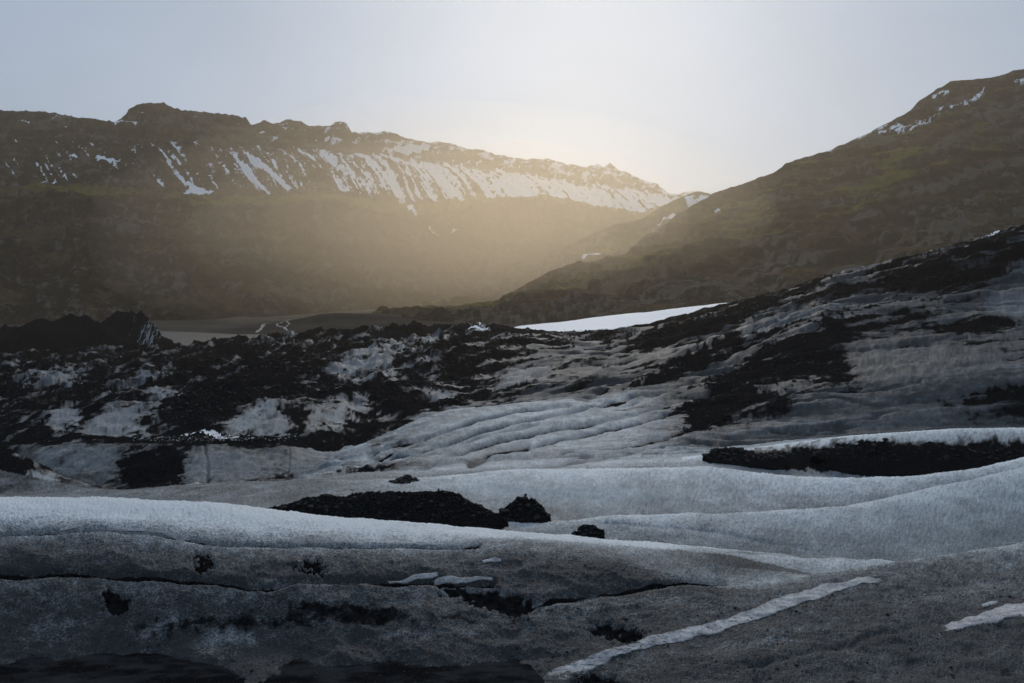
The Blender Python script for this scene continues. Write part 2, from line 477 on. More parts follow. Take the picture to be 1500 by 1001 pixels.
def glacier():
    px, py, s, D, X = G.PX, G.yi.copy().astype(np.float32), G.S, G.D, G.X
    sv = G.V[-1].max() - G.V
    near = 1 - sstep(12.0, 13.5, s)                       # smooth rolls in front
    hill = sstep(13.5, 15.2, s) * sstep(620, 900, px)      # the big folded slope
    left = sstep(14.8, 16.0, s) * (1 - sstep(640, 860, px))  # ash mounds
    # ---- relief
    dz = np.zeros(px.shape, np.float32)
    wx, wy = X, D
    dz += near * (0.050 * fbm(wx * 0.45, wy * 0.5, 4, 3) + 0.014 * fbm(wx * 2.6, wy * 2.6, 3, 9)) * sstep(2, 9, D)
    dz += near * 0.06 * sstep(1.5, 3.5, s) * (1 - sstep(4.2, 5.2, s)) * ridged(wx * 0.9, wy * 1.3, 4, 21)
    dz += .07 * sstep(1.5, 2.2, s) * (1 - sstep(2.9, 3.5, s)) * fbm(wx * .8, wy * 1.1, 4, 23)
    fold = fbm(px * 0.0035 + 0.15 * s, s * 2.6 + px * 0.0012, 4, 41)
    dz += hill * (1 - .7 * sstep(13, 13.5, s) * (1 - sstep(15.6, 16.4, s))) * D * 0.0085 * fold
    tongue = sstep(13.2, 14.2, s) * (1 - sstep(15.2, 16.2, s)) * sstep(440, 560, px) * (1 - sstep(900, 1050, px))
    foldm = sstep(12.9, 13.6, s) * (1 - sstep(20.2, 20.9, s)) * np.where(s < 16.2, sstep(400, 520, px), sstep(640, 900, px))
    rid = ridged(px * 0.0012, s * 3.6 + .0006 * px, 3, 47, .55)
    foldm = foldm * (1 - .62 * sstep(1180, 1280, px) * (1 - sstep(17.0, 17.8, s)))
    dz += foldm * (1 - .78 * tongue) * D * 0.0115 * rid
    dz += hill * (1 - .6 * tongue) * D * 0.0020 * fbm(px * 0.04, sv * 0.06, 4, 51)
    white = 1.3 * gnoise(px * .47, sv * .47, 5) + 1.0 * gnoise(px * .21, sv * .23, 6)
    dz += sstep(1.5, 2.2, s) * (1 - .6 * sstep(12, 15, s)) * 0.00072 * D * white
    ln = np.abs(fbm(px * 0.0028 + 0.10 * s, s * 3.4 + px * 0.0016, 3, 43))
    lines = (1 - sstep(0.0, 0.09, ln)) * sstep(-.25, .25, fbm(px * 0.006, s * 1.3, 2, 45))
    ln2 = np.abs(fbm(px * 0.004 + 0.2 * s + 7, s * 7.5 + px * 0.004, 3, 46))
    lines2 = (1 - sstep(0.0, 0.12, ln2)) * sstep(-.1, .3, fbm(px * 0.008, s * 2 + 5, 2, 48))
    dz -= foldm * (1 - .8 * tongue) * D * (.0060 * lines + .0030 * lines2)
    mnd = ridged(wx * 0.055 + 0.3 * wy * 0.02, wy * 0.045, 5, 61, 0.55)
    dz += left * (mnd - 0.35) * np.clip(D * 0.017, 0, 3.4)
    dz += left * 0.006 * D * fbm(wx * 0.25, wy * 0.16, 4, 67)
    mid = sstep(12.6, 13.4, s) * (1 - sstep(15.5, 16.3, s)) * (1 - sstep(560, 700, px))
    dz += mid * 0.0045 * D * fbm(wx * 0.5, wy * 0.4, 4, 71)
    sky_z = sstep(20.3, 21, s) * (1 - sstep(21.2, 21.8, s))
    dz += sky_z * (0.35 + 0.9 * (1 - sstep(500, 900, px))) * ridged(wx * 0.09, wy * 0.03, 4, 81)
    dz[s > 22.3] *= 0.15
    # ---- cracks and grooves
    wob = 3.0 * fbm(px * 0.02, py * 0.02, 3, 91); pxw, pyw = px + wob, py + 0.6 * wob
    grime_l = np.zeros(px.shape, np.float32)
    cracks = [  # points, half width px, depth px, dirt, s range
     ([(-60,838),(0,841),(120,838),(200,846),(340,856),(390,866),(420,856),(470,852),(560,853),(640,852),(720,855)], 5.0, 14, 1.15, 3, 5.5),
     ([(-60,782),(40,780),(140,774),(240,785),(300,794),(380,797),(460,798),(560,799),(700,797)], 3.2, 11, 1.05, 4, 6.2),
     ([(770,893),(800,884),(860,874),(930,864),(1000,852),(1062,852)], 6.0, 9, 1.0, 3, 6.2),
     ([(1000,806),(1100,810),(1200,814),(1310,818)], 2.0, 3, .6, 5, 8),
     ([(880,766),(1000,772),(1100,790),(1200,806)], 2.0, 3, .4, 7.5, 9.2),
     ([(1075,985),(1150,966),(1260,940),(1330,925)], 5.0, 5, .5, 1.5, 5),
     ([(470,697),(518,690),(545,680),(600,655),(650,632),(700,615),(760,603),(835,595)], 2.3, 8, .9, 13, 16.3),
     ([(500,700),(545,688),(575,673),(640,655),(690,637),(750,622),(800,612),(870,598),(930,582)], 2.3, 8, .9, 13, 16.6),
     ([(430,701),(500,683),(560,661),(632,638),(692,620),(728,609)], 1.8, 5, .7, 13, 16.3),
     ([(610,691),(650,673),(700,656),(760,640),(810,631),(880,620),(960,600),(1040,580),(1110,558)], 3.0, 9, 1.0, 12.8, 16.6),
     ([(690,680),(720,668),(748,659),(770,655)], 5.0, 8, 1.1, 12.8, 16),
     ([(740,668),(800,650),(850,640),(930,622),(1000,606),(1060,592),(1130,575)], 2.6, 7, .9, 13, 16.6),
     ([(560,690),(610,668),(670,650),(730,634),(790,622)], 1.8, 5, .7, 13, 16.4),
     ([(700,692),(780,685),(860,677),(930,668),(1010,655)], 2.2, 6, .9, 12.6, 15.5),
     ([(800,600),(870,585),(940,562),(1010,540),(1080,512),(1150,488)], 2.4, 7, .9, 15.2, 18.5),
     ([(850,610),(920,592),(1000,570),(1070,548),(1130,520)], 2.2, 6, .9, 15, 18),
     ([(760,560),(830,540),(900,522),(960,506),(1030,488),(1090,470)], 2.2, 5, .8, 16.5, 20),
     ([(1130,470),(1200,452),(1280,436),(1360,425),(1440,405),(1500,392)], 2.4, 6, .9, 16.5, 20.5),
     ([(880,662),(930,655),(1000,640),(1060,625),(1160,620)], 3.0, 4, 1.0, 13, 16.3),
     ([(1235,518),(1300,512),(1360,506),(1420,498)], 1.8, 3, .9, 15, 17.5),
     ([(1160,580),(1240,577),(1300,572),(1350,562)], 2.4, 4, 1.0, 14, 17),
     ([(1300,592),(1380,584),(1440,578),(1500,566),(1600,550)], 2.6, 4, 1.0, 14, 17),
     ([(1400,538),(1450,530),(1500,524),(1600,510)], 1.8, 3, .8, 15, 17.5),
     ([(980,560),(1060,530),(1120,505),(1200,485)], 2.2, 4, .8, 15.5, 18),
     ([(300,652),(302,680),(302,712)], 2.4, 5, .5, 13.4, 15.4),
     ([(421,660),(423,685),(422,702)], 2.0, 4, .9, 13.4, 15.4),
     ([(1040,676),(1120,672),(1210,688),(1300,692)], 2.5, 3, .5, 11.5, 13.4),
     ([(700,700),(780,690),(900,684),(1040,682)], 1.6, 2, .6, 11.2, 13.2),
    ]
    for pts, w, dep, dirt, s0, s1 in cracks:
        d = line_dist(pxw, pyw, pts)
        m = np.exp(-(d / w) ** 2) * ((s > s0) & (s < s1))
        m = m * (0.55 + 0.6 * np.clip(0.5 + fbm(px * 0.015, py * 0.03, 2, int(dep * 10 + w * 7)), 0, 1))
        dz -= (m * dep / F * D).astype(np.float32)
        wide = np.exp(-(d / (w * 2.2)) ** 2) * ((s > s0) & (s < s1))
        grime_l = np.maximum(grime_l, dirt * np.maximum(m, 0.5 * wide))
    G.Z = G.Z + dz
    G.refresh()

    # ---- dirt that lies on the ice, with roll shading painted into its tone
    n1 = fbm(px * 0.012, sv * 0.02, 4, 101)
    n2 = fbm(px * 0.05, sv * 0.07, 4, 107, .6)
    n3 = fbm(px * 0.16, sv * 0.2, 3, 113, .7)
    streak = fbm((px - .38 * sv) * 0.0065, (sv + 0.38 * px) * 0.055, 5, 119, .64)     # down-flow streaks
    wpx = px + 13 * n2 + 7 * n3; wpy = py + 9 * fbm(px * 0.06, sv * 0.06, 4, 131) + 4 * n3
    g_s = np.interp(s, np.r_[0:3, 3.0, 3.9, 4.06, 4.5, 4.9, 4.96, 5.04, 6:25], [1.0,1.0,1.1,1.06,.76,1.0,.80,.44,.40,.46,.06,-.20,.6,.20,.55,.20,.6,.22,.72,.76,.80,.84,.84,.84,.82,.80,.3,.05,.3]).astype(np.float32)  # pale crests, dark hollows: real dirt and painted shading in one tone
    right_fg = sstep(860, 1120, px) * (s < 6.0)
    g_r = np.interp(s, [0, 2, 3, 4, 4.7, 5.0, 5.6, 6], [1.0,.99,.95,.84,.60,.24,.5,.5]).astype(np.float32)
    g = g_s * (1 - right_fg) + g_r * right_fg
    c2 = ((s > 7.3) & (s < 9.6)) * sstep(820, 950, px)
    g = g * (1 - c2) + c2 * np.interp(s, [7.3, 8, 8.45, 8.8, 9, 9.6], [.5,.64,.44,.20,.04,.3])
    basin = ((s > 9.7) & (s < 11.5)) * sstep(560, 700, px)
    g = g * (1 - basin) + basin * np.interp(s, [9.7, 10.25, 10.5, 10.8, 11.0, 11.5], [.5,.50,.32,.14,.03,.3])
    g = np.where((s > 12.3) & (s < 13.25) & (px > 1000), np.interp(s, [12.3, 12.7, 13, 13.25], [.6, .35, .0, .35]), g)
    g = g + .30 * sstep(960, 1120, px) * ((s > 5.6) & (s < 7.6))
    tail = ((s > 8) & (s < 13)) * (1 - sstep(430, 640, px))
    g = g * (1 - tail) + tail * (.60 + .15 * streak)
    g = g * (1 - tongue) + tongue * (.34 + .14 * streak + .08 * n2)
    g = g + near * (.12 * n1 + .11 * n2 * (1 - sstep(4.5, 6, s))) + .08 * n2 + .05 * n3 + hill * (1 - .85 * tongue) * (.22 * streak + .10 * fold + .30) + mid * (.16 + .2 * streak) + foldm * (1 - .8 * tongue) * (.46 * lines + .28 * lines2 - .46 * (rid - .45)) + left * .16 * n1 + .085 * white  # fold crests lightened and hollows darkened, shading mixed in with dirt
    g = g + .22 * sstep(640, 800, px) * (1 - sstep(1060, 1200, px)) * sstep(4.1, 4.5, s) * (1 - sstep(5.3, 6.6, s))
    g = np.maximum(g, grime_l)

    a = np.full(px.shape, -0.35, np.float32) + (1.6 * sstep(.45, .9, grime_l) * (s < 8)).astype(np.float32)
    a = np.maximum(a, np.where(s < 4.3, -0.15 + .25 * n2 + .15 * n1, -1))
    a = a + left * (1.16 + .24 * n1 + .75 * streak + .28 * n2 + .2 * n3)
    a = a + mid * (0.78 + .4 * n1 + .45 * streak + .3 * n2)
    a = a + hill * (0.50 + .80 * streak + .22 * n2 + .12 * n1 + .15 * n3 + .40 * lines - .5 * (rid - .45))
    up = hill * sstep(18, 20.5, s); a = a + up * 0.35
    cen = hill * sstep(15.8, 16.6, s) * (1 - sstep(1020, 1160, px)); a = a + .26 * cen; g = g + .10 * cen
    a = a + tongue * (-0.45) + tongue * 1.5 * sstep(.42, .85, grime_l) + hill * (1 - tongue) * .8 * sstep(.5, .9, grime_l)
    # (weight, feather px, s range, polygon): + adds ash, - clears it
    P = [
     (1.0, 9, 14, 18, [(1005,605),(1060,560),(1110,522),(1150,497),(1200,478),(1232,472),(1240,520),(1246,572),(1225,560),(1160,560),(1110,575),(1165,586),(1158,612),(1080,622),(1030,642),(985,650),(1000,625)]),
     (.8, 6, 15, 19, [(1190,460),(1225,452),(1280,452),(1290,470),(1265,490),(1230,500),(1200,480)]),
     (.8, 8, 13, 17, [(1370,588),(1440,578),(1500,565),(1620,560),(1620,640),(1500,625),(1440,622),(1390,612)]),
     (.7, 9, 17, 22, [(1100,448),(1225,412),(1350,387),(1500,337),(1640,300),(1640,380),(1500,392),(1400,420),(1300,440),(1200,442),(1050,490),(960,505),(890,505),(980,480)]),
     (.6, 8, 16, 19, [(1280,457),(1340,450),(1430,455),(1500,474),(1500,512),(1420,492),(1350,482)]),
     (.8, 6, 15, 19, [(1120,482),(1180,466),(1100,508),(1020,543),(950,578),(895,592),(955,555),(1040,515)]),
     (.7, 6, 14, 17, [(975,600),(1050,585),(1040,600),(985,620),(950,630)]),
     (-1.0, 4, 16, 21, [(1440,437),(1500,420),(1620,410),(1620,480),(1500,470),(1440,455)]),
     (-.9, 3, 17, 21, [(1465,396),(1500,386),(1620,380),(1620,410),(1500,410)]),
     (-1.0, 3, 16, 19, [(1080,493),(1140,475),(1200,462),(1280,450),(1280,456),(1200,470),(1150,484),(1090,505)]),
     (-.7, 8, 14.5, 18, [(1260,505),(1400,510),(1500,525),(1500,560),(1380,578),(1280,570),(1255,545)]),
     (-.8, 8, 13.5, 16, [(1010,655),(1060,630),(1170,620),(1290,585),(1380,590),(1380,620),(1250,632),(1130,648)]),
     # mid left
     (-1.1, 5, 18, 21, [(480,545),(520,520),(580,508),(600,512),(560,530),(600,540),(560,560),(500,562)]),
     (-1.0, 4, 19, 22, [(600,503),(640,493),(660,492),(640,502),(612,507)]),
     (-1.2, 3, 20, 22, [(682,487),(690,481),(712,481),(714,489)]),
     (-1.0, 5, 17, 20, [(715,570),(760,545),(800,538),(812,550),(770,562),(745,580)]),
     (-.9, 5, 17, 20, [(826,520),(850,508),(872,512),(880,520),(850,525)]),
     (-.9, 5, 16, 19, [(612,582),(640,568),(672,570),(680,580),(640,588)]),
     (-.8, 6, 15.5, 18.5, [(600,625),(620,600),(660,600),(690,610),(640,625),(610,635)]),
     (-1.2, 4, 18, 20.5, [(18,562),(50,552),(98,544),(100,550),(60,560),(20,566)]),
     (-1.1, 4, 18, 20.5, [(72,562),(90,554),(122,552),(100,560)]),
     (-.9, 4, 18, 20.5, [(192,552),(215,545),(250,542),(240,552),(205,558)]),
     (-1.0, 4, 17, 20, [(198,572),(230,568),(262,572),(266,584),(240,586),(215,582)]),
     (-.8, 3, 17, 20, [(140,578),(175,573),(170,580),(145,582)]),
     (-1.1, 5, 15.5, 18.2, [(66,628),(75,605),(95,598),(112,604),(118,618),(100,632),(80,638)]),
     (-1.1, 6, 15.5, 18.2, [(128,618),(160,600),(230,594),(232,602),(205,615),(215,630),(160,640),(120,640)]),
     (-.9, 6, 15.5, 18.2, [(330,612),(370,592),(420,586),(400,605),(430,620),(420,640),(330,636)]),
     (-1.0, 5, 16, 19, [(440,620),(460,600),(520,600),(500,625),(450,632)]),
     (-1.0, 5, 16, 19, [(480,600),(500,580),(535,575),(545,600),(520,605)]),
     (-.5, 8, 13.2, 15.6, [(40,690),(60,655),(110,650),(160,655),(190,690),(170,700),(120,690)]),
     (-1.2, 5, 13.2, 15.6, [(268,690),(285,665),(310,655),(360,662),(425,668),(400,690),(350,705),(270,706)]),
     (-1.2, 5, 13.2, 15.6, [(424,700),(426,655),(480,650),(545,648),(540,668),(470,700)]),
     (.9, 6, 13.2, 15.8, [(185,665),(265,660),(275,680),(268,712),(200,712),(165,690)]),
     (1.0, 6, 11.8, 14, [(-80,600),(0,648),(60,680),(120,706),(180,718),(180,726),(100,724),(30,726),(-80,730)]),
     (-1.0, 5, 12.5, 14, [(0,715),(40,695),(80,692),(85,705),(40,722),(0,730)]),
     (.9, 6, 12.5, 14, [(-60,640),(0,652),(50,682),(30,700),(-60,712)]),
     (.8, 9, 15.8, 19, [(240,600),(280,570),(340,562),(400,562),(440,572),(380,590),(330,605),(270,625)]),
     # melt holes and ash pockets low on the front slope
     (1.6, 4, 3, 6, [(150,872),(170,868),(186,884),(178,902),(158,900)]),
     (1.7, 4, 4, 6.4, [(288,818),(298,810),(308,822),(302,842),(290,840)]),
     (1.9, 3, 4, 6.4, [(444,832),(462,820),(474,824),(474,838),(455,842)]),
     (1.5, 3, 4, 6.4, [(428,834),(444,828),(444,838)]),
     (.95, 10, 2, 4.4, [(200,918),(300,905),(470,900),(620,905),(760,900),(780,920),(560,915),(330,925),(180,935)]),
     (.95, 8, 2, 4.4, [(400,880),(520,888),(600,896),(560,902),(430,895)]),
     (1.5, 5, 3, 5.2, [(640,858),(720,865),(790,888),(770,905),(700,890),(650,872)]),
     (1.4, 5, 1, 3.6, [(860,905),(900,912),(940,925),(930,940),(880,930)]),
     (.5, 10, 1, 3.4, [(1200,1001),(1330,960),(1500,930),(1600,960),(1600,1010),(1300,1020)]),
     (1.3, 6, 1, 3.2, [(840,1010),(850,990),(900,985),(925,1010)]),
     # ash and painted hollow shade on the right pit floor, edge below the white lip
     (1.5, 7, 11.6, 13.0, [(1040,672),(1060,664),(1150,658),(1240,650),(1500,645),(1700,640),(1700,690),(1500,668),(1350,693),(1250,697),(1150,690)]),
     (1.2, 4, 8, 12.5, [(576,708),(590,698),(608,706)]),
     (1.0, 6, 8, 12.5, [(480,716),(540,712),(560,722),(500,726)]),
     (1.0, 5, 8, 11, [(690,752),(730,758),(800,762),(800,768),(720,768)]),
    ]
    for wgt, fe, s0, s1, poly in P:
        sd = in_poly(wpx, wpy, poly)
        k = sstep(-1.5 * fe, 1.5 * fe, sd) * ((s > s0) & (s < s1))
        a = a + (wgt * .85 * k).astype(np.float32)
        if wgt < 0:
            g = g * (1 - (.14 if poly[0][0] > 990 and s0 < 15.5 else .35) * k)
        elif s1 < 7 and wgt >= 1.3:
            G.Z = G.Z - .07 * k
    for poly, w in [([(280,950),(300,932),(330,926),(362,930),(366,944),(340,952),(318,966),(292,964)], .42), ([(196,930),(230,912),(275,908),(285,918),(240,930),(206,942)], .30),
                    ([(560,935),(640,922),(700,926),(690,940),(600,948)], .25), ([(20,930),(70,905),(110,915),(90,935),(30,950)], .25), ([(860,985),(930,962),(985,955),(960,975),(890,1000)], .22),
                    ([(1020,950),(1120,925),(1180,920),(1150,945),(1060,965)], .18), ([(1330,880),(1420,862),(1500,855),(1500,872),(1400,886)], .2)]:
        g = g - w * sstep(-12, 10, in_poly(wpx, wpy, poly)) * ((s > 2) & (s < 5))
    g = np.maximum(g, (.25 + .72 * sstep(-.25, .55, a + .15 * n2)) * (s > 12.5) * sstep(-.3, -.1, a))
    g = np.where(s > 22.2, .10 + .30 * np.clip(streak, -.3, 1) + .12 * n2, g)
    a = np.where(s > 22.2, -0.5 + 0.25 * n2, a)
    sn = np.zeros(px.shape, np.float32)
    sn = np.where((s > 22.05) & (s < 23.6), .62 - .45 * streak + .15 * n2 + .25 * sstep(22.4, 22.9, s), sn)
    for s0, s1, poly in [
        (20.4, 21.4, [(1222,409),(1260,398),(1310,386),(1312,391),(1262,404)]),
        (20.4, 21.4, [(1326,384),(1360,374),(1382,369),(1380,375),(1340,387)]),
        (20.4, 21.4, [(1440,350),(1462,338),(1464,343),(1446,354)]),
        (20.4, 21.4, [(680,487),(690,480),(712,480),(714,488)]),
        (20.4, 21.4, [(860,490),(920,487),(960,480),(920,492),(870,496)]),
        (15.0, 16.2, [(235,641),(330,640),(425,641),(420,643),(320,644)])]:
        sn = np.maximum(sn, sstep(-2.5, 2.5, in_poly(px + 5 * n3, py + 3 * n3 + 2 * n2, poly)) * ((s > s0) & (s < s1)))
    blue = sstep(0, 40, in_poly(px, py, [(560,712),(700,690),(900,700),(1050,720),(1000,745),(860,752),(740,745)])) * basin
    blue = np.maximum(blue, .35 * sstep(960, 1400, px) * c2)
    blue = np.maximum(blue, .10 * tongue)
    G.refresh()
    o = G.build('glacier', ICE, {'ash': a, 'grime_shade': np.clip(g, 0, 1.1), 'snow': sn, 'blue': blue})
    G.ash = a
    structure(o)
    o['label'] = 'grey glacier ice folded into rolling ridges and streaked with black ash'
    return o
glacier()

# ------------------------------------------------------------------ mountains
def zrow(z, d):            # image row of a height at a depth
    return HY - (z - ZC) * F / d

def terrace(z, h, q):
    t = z / h + q
    fl = np.floor(t)
    return (fl + sstep(0.45, 1.0, t - fl) - q) * h

def massif():
    base_d = [(-400,850),(0,880),(300,950),(500,1100),(600,1350),(700,1800),(800,2500),(900,3200),(1000,4000),(1150,4400)]
    L0 = [(x, zrow(-15, d), d) for x, d in base_d]
    L = [L0,
     [(-300,470,900),(0,468,930),(300,466,1000),(500,463,1150),(600,455,1450),(700,432,1950),(760,405,2400),(850,375,3000),(940,345,3600),(1000,325,4200),(1100,315,4500)],
     [(-300,350,1120),(0,350,1150),(300,362,1200),(500,372,1350),(600,370,1700),(700,365,2200),(800,350,2800),(880,338,3300),(940,332,3700),(1000,314,4300),(1100,310,4600)],
     [(-300,290,1280),(0,290,1300),(100,280,1300),(160,292,1320),(230,284,1330),(300,303,1350),(400,300,1400),(480,292,1450),(530,306,1550),(600,318,1750),(680,304,2200),(740,293,2500),(800,292,2700),(850,298,2900),(900,309,3300),(940,320,3700),(1000,303,4400),(1100,305,4700)],
     [(-300,268,1450),(0,268,1450),(200,272,1480),(300,282,1500),(400,286,1560),(500,284,1650),(600,299,2000),(700,294,2500),(800,289,3000),(860,301,3300),(940,314,3900),(1000,299,4500),(1100,302,4800)],
     [(-300,225,1600),(0,225,1600),(300,235,1650),(450,240,1800),(550,245,2100),(650,256,2600),(800,272,3400),(900,286,3900),(980,296,4600),(1100,300,4900)],
     [(-300,190,1700),(0,190,1700),(150,197,1720),(300,197,1800),(450,212,1950),(550,222,2250),(650,236,2750),(800,256,3550),(900,270,4100),(980,289,4700),(1100,296,5000)],
     [(-400,158,1780),(-200,150,1780),(-60,160,1780),(0,163,1780),(60,166,1780),(95,171,1780),(150,178,1790),(166,180,1790),(184,172,1800),(188,162,1800),(208,153,1800),(238,152,1800),(252,161,1800),(268,163,1810),(330,169,1850),(362,176,1890),(368,184,1900),(380,184,1910),(388,178,1920),(400,184,1935),(424,177,1960),(446,183,1990),(454,188,2010),(484,187,2080),(490,180,2100),(508,183,2120),(514,195,2150),(550,197,2260),(572,195,2360),(600,206,2500),(620,210,2570),(655,211,2720),(680,220,2840),(710,222,3000),(740,232,3200),(770,236,3400),(805,235,3650),(830,243,3850),(860,248,4050),(876,243,4160),(884,249,4200),(893,241,4250),(905,252,4330),(920,256,4430),(944,268,4580),(962,273,4700),(976,284,4800),(995,291,4950),(1040,296,5100),(1150,300,5300)],
     [(-400,260,2300),(0,265,2300),(500,290,2800),(1000,330,6000),(1150,330,6000)],
    ]
    T = Terrain(L, -330, 1110, 1.4, [6, 46, 34, 16, 34, 26, 26, 8], sig=[20,15,15,10,12,14,10,1.2,20])
    px, s, D, X, py = T.PX, T.S, T.D, T.X, T.yi.copy()
    sc = D / 1800.0
    u = px * 0.011 + 0.36 * s                       # down-slope gully coordinate
    gul = ridged(u * 1.5, s * 0.25 + 4, 4, 201, 0.6)
    gfine = fbm(u * 5.0, s * 0.5, 3, 207)
    up = sstep(4.0, 4.6, s); low = sstep(0.8, 1.4, s) * (1 - sstep(2.7, 3.1, s))
    lock = 1 - sstep(6.4, 6.95, s) * 0.8
    jag = sstep(6.3, 6.9, s) * (1 - sstep(7.0, 7.3, s))
    dz = up * (13 * gul + 7 * gfine) * sc * lock
    dz += low * (16 * fbm(px * 0.012 + 0.15 * s, s * 0.9, 4, 211) + 9 * ridged(px * 0.03 - 0.3 * s, s * 0.5, 4, 213)) * sc
    dz += sstep(2.6, 3.0, s) * (1 - sstep(4.0, 4.4, s)) * (7 * fbm(px * 0.03, s * 3, 4, 215) + 4 * fbm(px * 0.1, s * 8, 3, 216)) * sc
    dz += 3.5 * fbm(px * 0.12, py * 0.12, 3, 219) * sc * lock
    dz += jag * 6.0 * ridged(px * 0.05, px * 0, 5, 221, .65) * sc
    Z = T.Z + dz
    q = 0.9 * fbm(px * 0.005, D * 0.001, 3, 223)
    crag = (0.25 * sstep(1, 2, s) * (1 - sstep(2.6, 3, s)) + 0.75 * sstep(5.0, 6.0, s)) * lock
    Z = Z + crag * (terrace(Z, 24.0, q) - Z) + 0.5 * crag * (terrace(Z, 9.0, q * 2) - Z)
    T.Z = Z; T.refresh()
    # snow lying in gullies and on ledges, grass on the terrace
    amt = np.interp(px, [0, 250, 340, 420, 500, 600, 750, 1000], [-.06, .0, .14, .28, .50, .64, .74, .80])
    band = sstep(3.8, 4.3, s) * (1 - sstep(5.5, 6.1, s))
    sn = -0.6 + band * (0.60 + amt + .50 * (0.45 - gul) - .42 * gfine - .75 * fbm(u * 13, s * .8, 4, 227, .7) - .35 * fbm(px * .14, py * .16, 3, 228) + .22 * fbm(px * 0.02, py * 0.05, 3, 229))
    led = sstep(5.6, 6.2, s) * (1 - sstep(6.95, 7.0, s))
    sn += led * (0.62 + 0.62 * amt + .72 * fbm(px * 0.03, py * 0.16, 4, 233, .65) - 0.1)
    ter = sstep(2.7, 3.2, s) * (1 - sstep(3.8, 4.2, s))
    sn += ter * (0.52 + .38 * amt + .62 * fbm(px * 0.035, py * 0.10, 4, 239, .65) - .08)
    for poly in [[(262,262),(275,268),(292,276),(316,283),(290,285),(268,284),(280,275)],
                 [(332,222),(345,232),(362,246),(372,260),(398,284),(392,284),(362,262),(350,244)],
                 [(355,226),(380,240),(410,262),(428,278),(420,280),(395,260),(370,243)],
                 [(24,177),(34,176),(44,182),(38,184)], [(58,268),(78,266),(82,269),(62,270)],
                 [(166,180),(185,177),(200,177),(202,181),(170,182)], [(102,231),(112,231),(114,235),(104,234)],
                 [(140,233),(160,234),(176,237),(160,239),(142,237)], [(604,302),(612,318),(616,322),(604,312),(596,303)],
                 [(560,218),(590,215),(626,212),(632,220),(600,226)], [(628,333),(640,344),(642,347),(630,339)],
                 [(662,342),(668,345),(671,347),(662,346)]]:
        k = sstep(-2.5, 2.0, in_poly(px + 2 * fbm(px * .2, py * .2, 2, 241), py + 1.5 * fbm(px * .2, py * .25, 2, 243), poly))
        sn = np.maximum(sn, k * (s < 7))
    gr = -0.55 + ter * 1.15 + sstep(1.8, 2.6, s) * (1 - sstep(3.9, 4.4, s)) * .45 * sstep(250, 500, px) + up * (1 - sstep(5.2, 6, s)) * .55 + .35 * fbm(px * 0.015, py * 0.03, 4, 251)
    strata = fbm(px * .004, T.Z * .055 + 1.5 * q, 3, 261)
    talus = fbm(px * .035 + .9 * s, s * .6, 4, 263)
    tone = .45 + .8 * strata * (.4 + .6 * sstep(4.8, 5.6, s)) + .20 * talus - .45 * sstep(.45, .8, ridged(px * .022 - .25 * s + .3 * fbm(px * .02, py * .03, 2, 271), s * .35, 3, 273)) * (1 - .5 * sstep(4, 5, s)) + .55 * fbm(px * .06, py * .10, 4, 265, .75) + .30 * fbm(px * .012, py * .02, 3, 267)
    gr = gr + .3 * fbm(px * .06, py * .12, 3, 269)
    o = T.build('mountain_ridge', MTN, {'snow': np.clip(sn, -1, 1.2), 'grass': gr, 'tone': tone})
    structure(o)['label'] = 'long dark mountain ridge with snow filled gullies and grassy terrace'
    return T
massif()

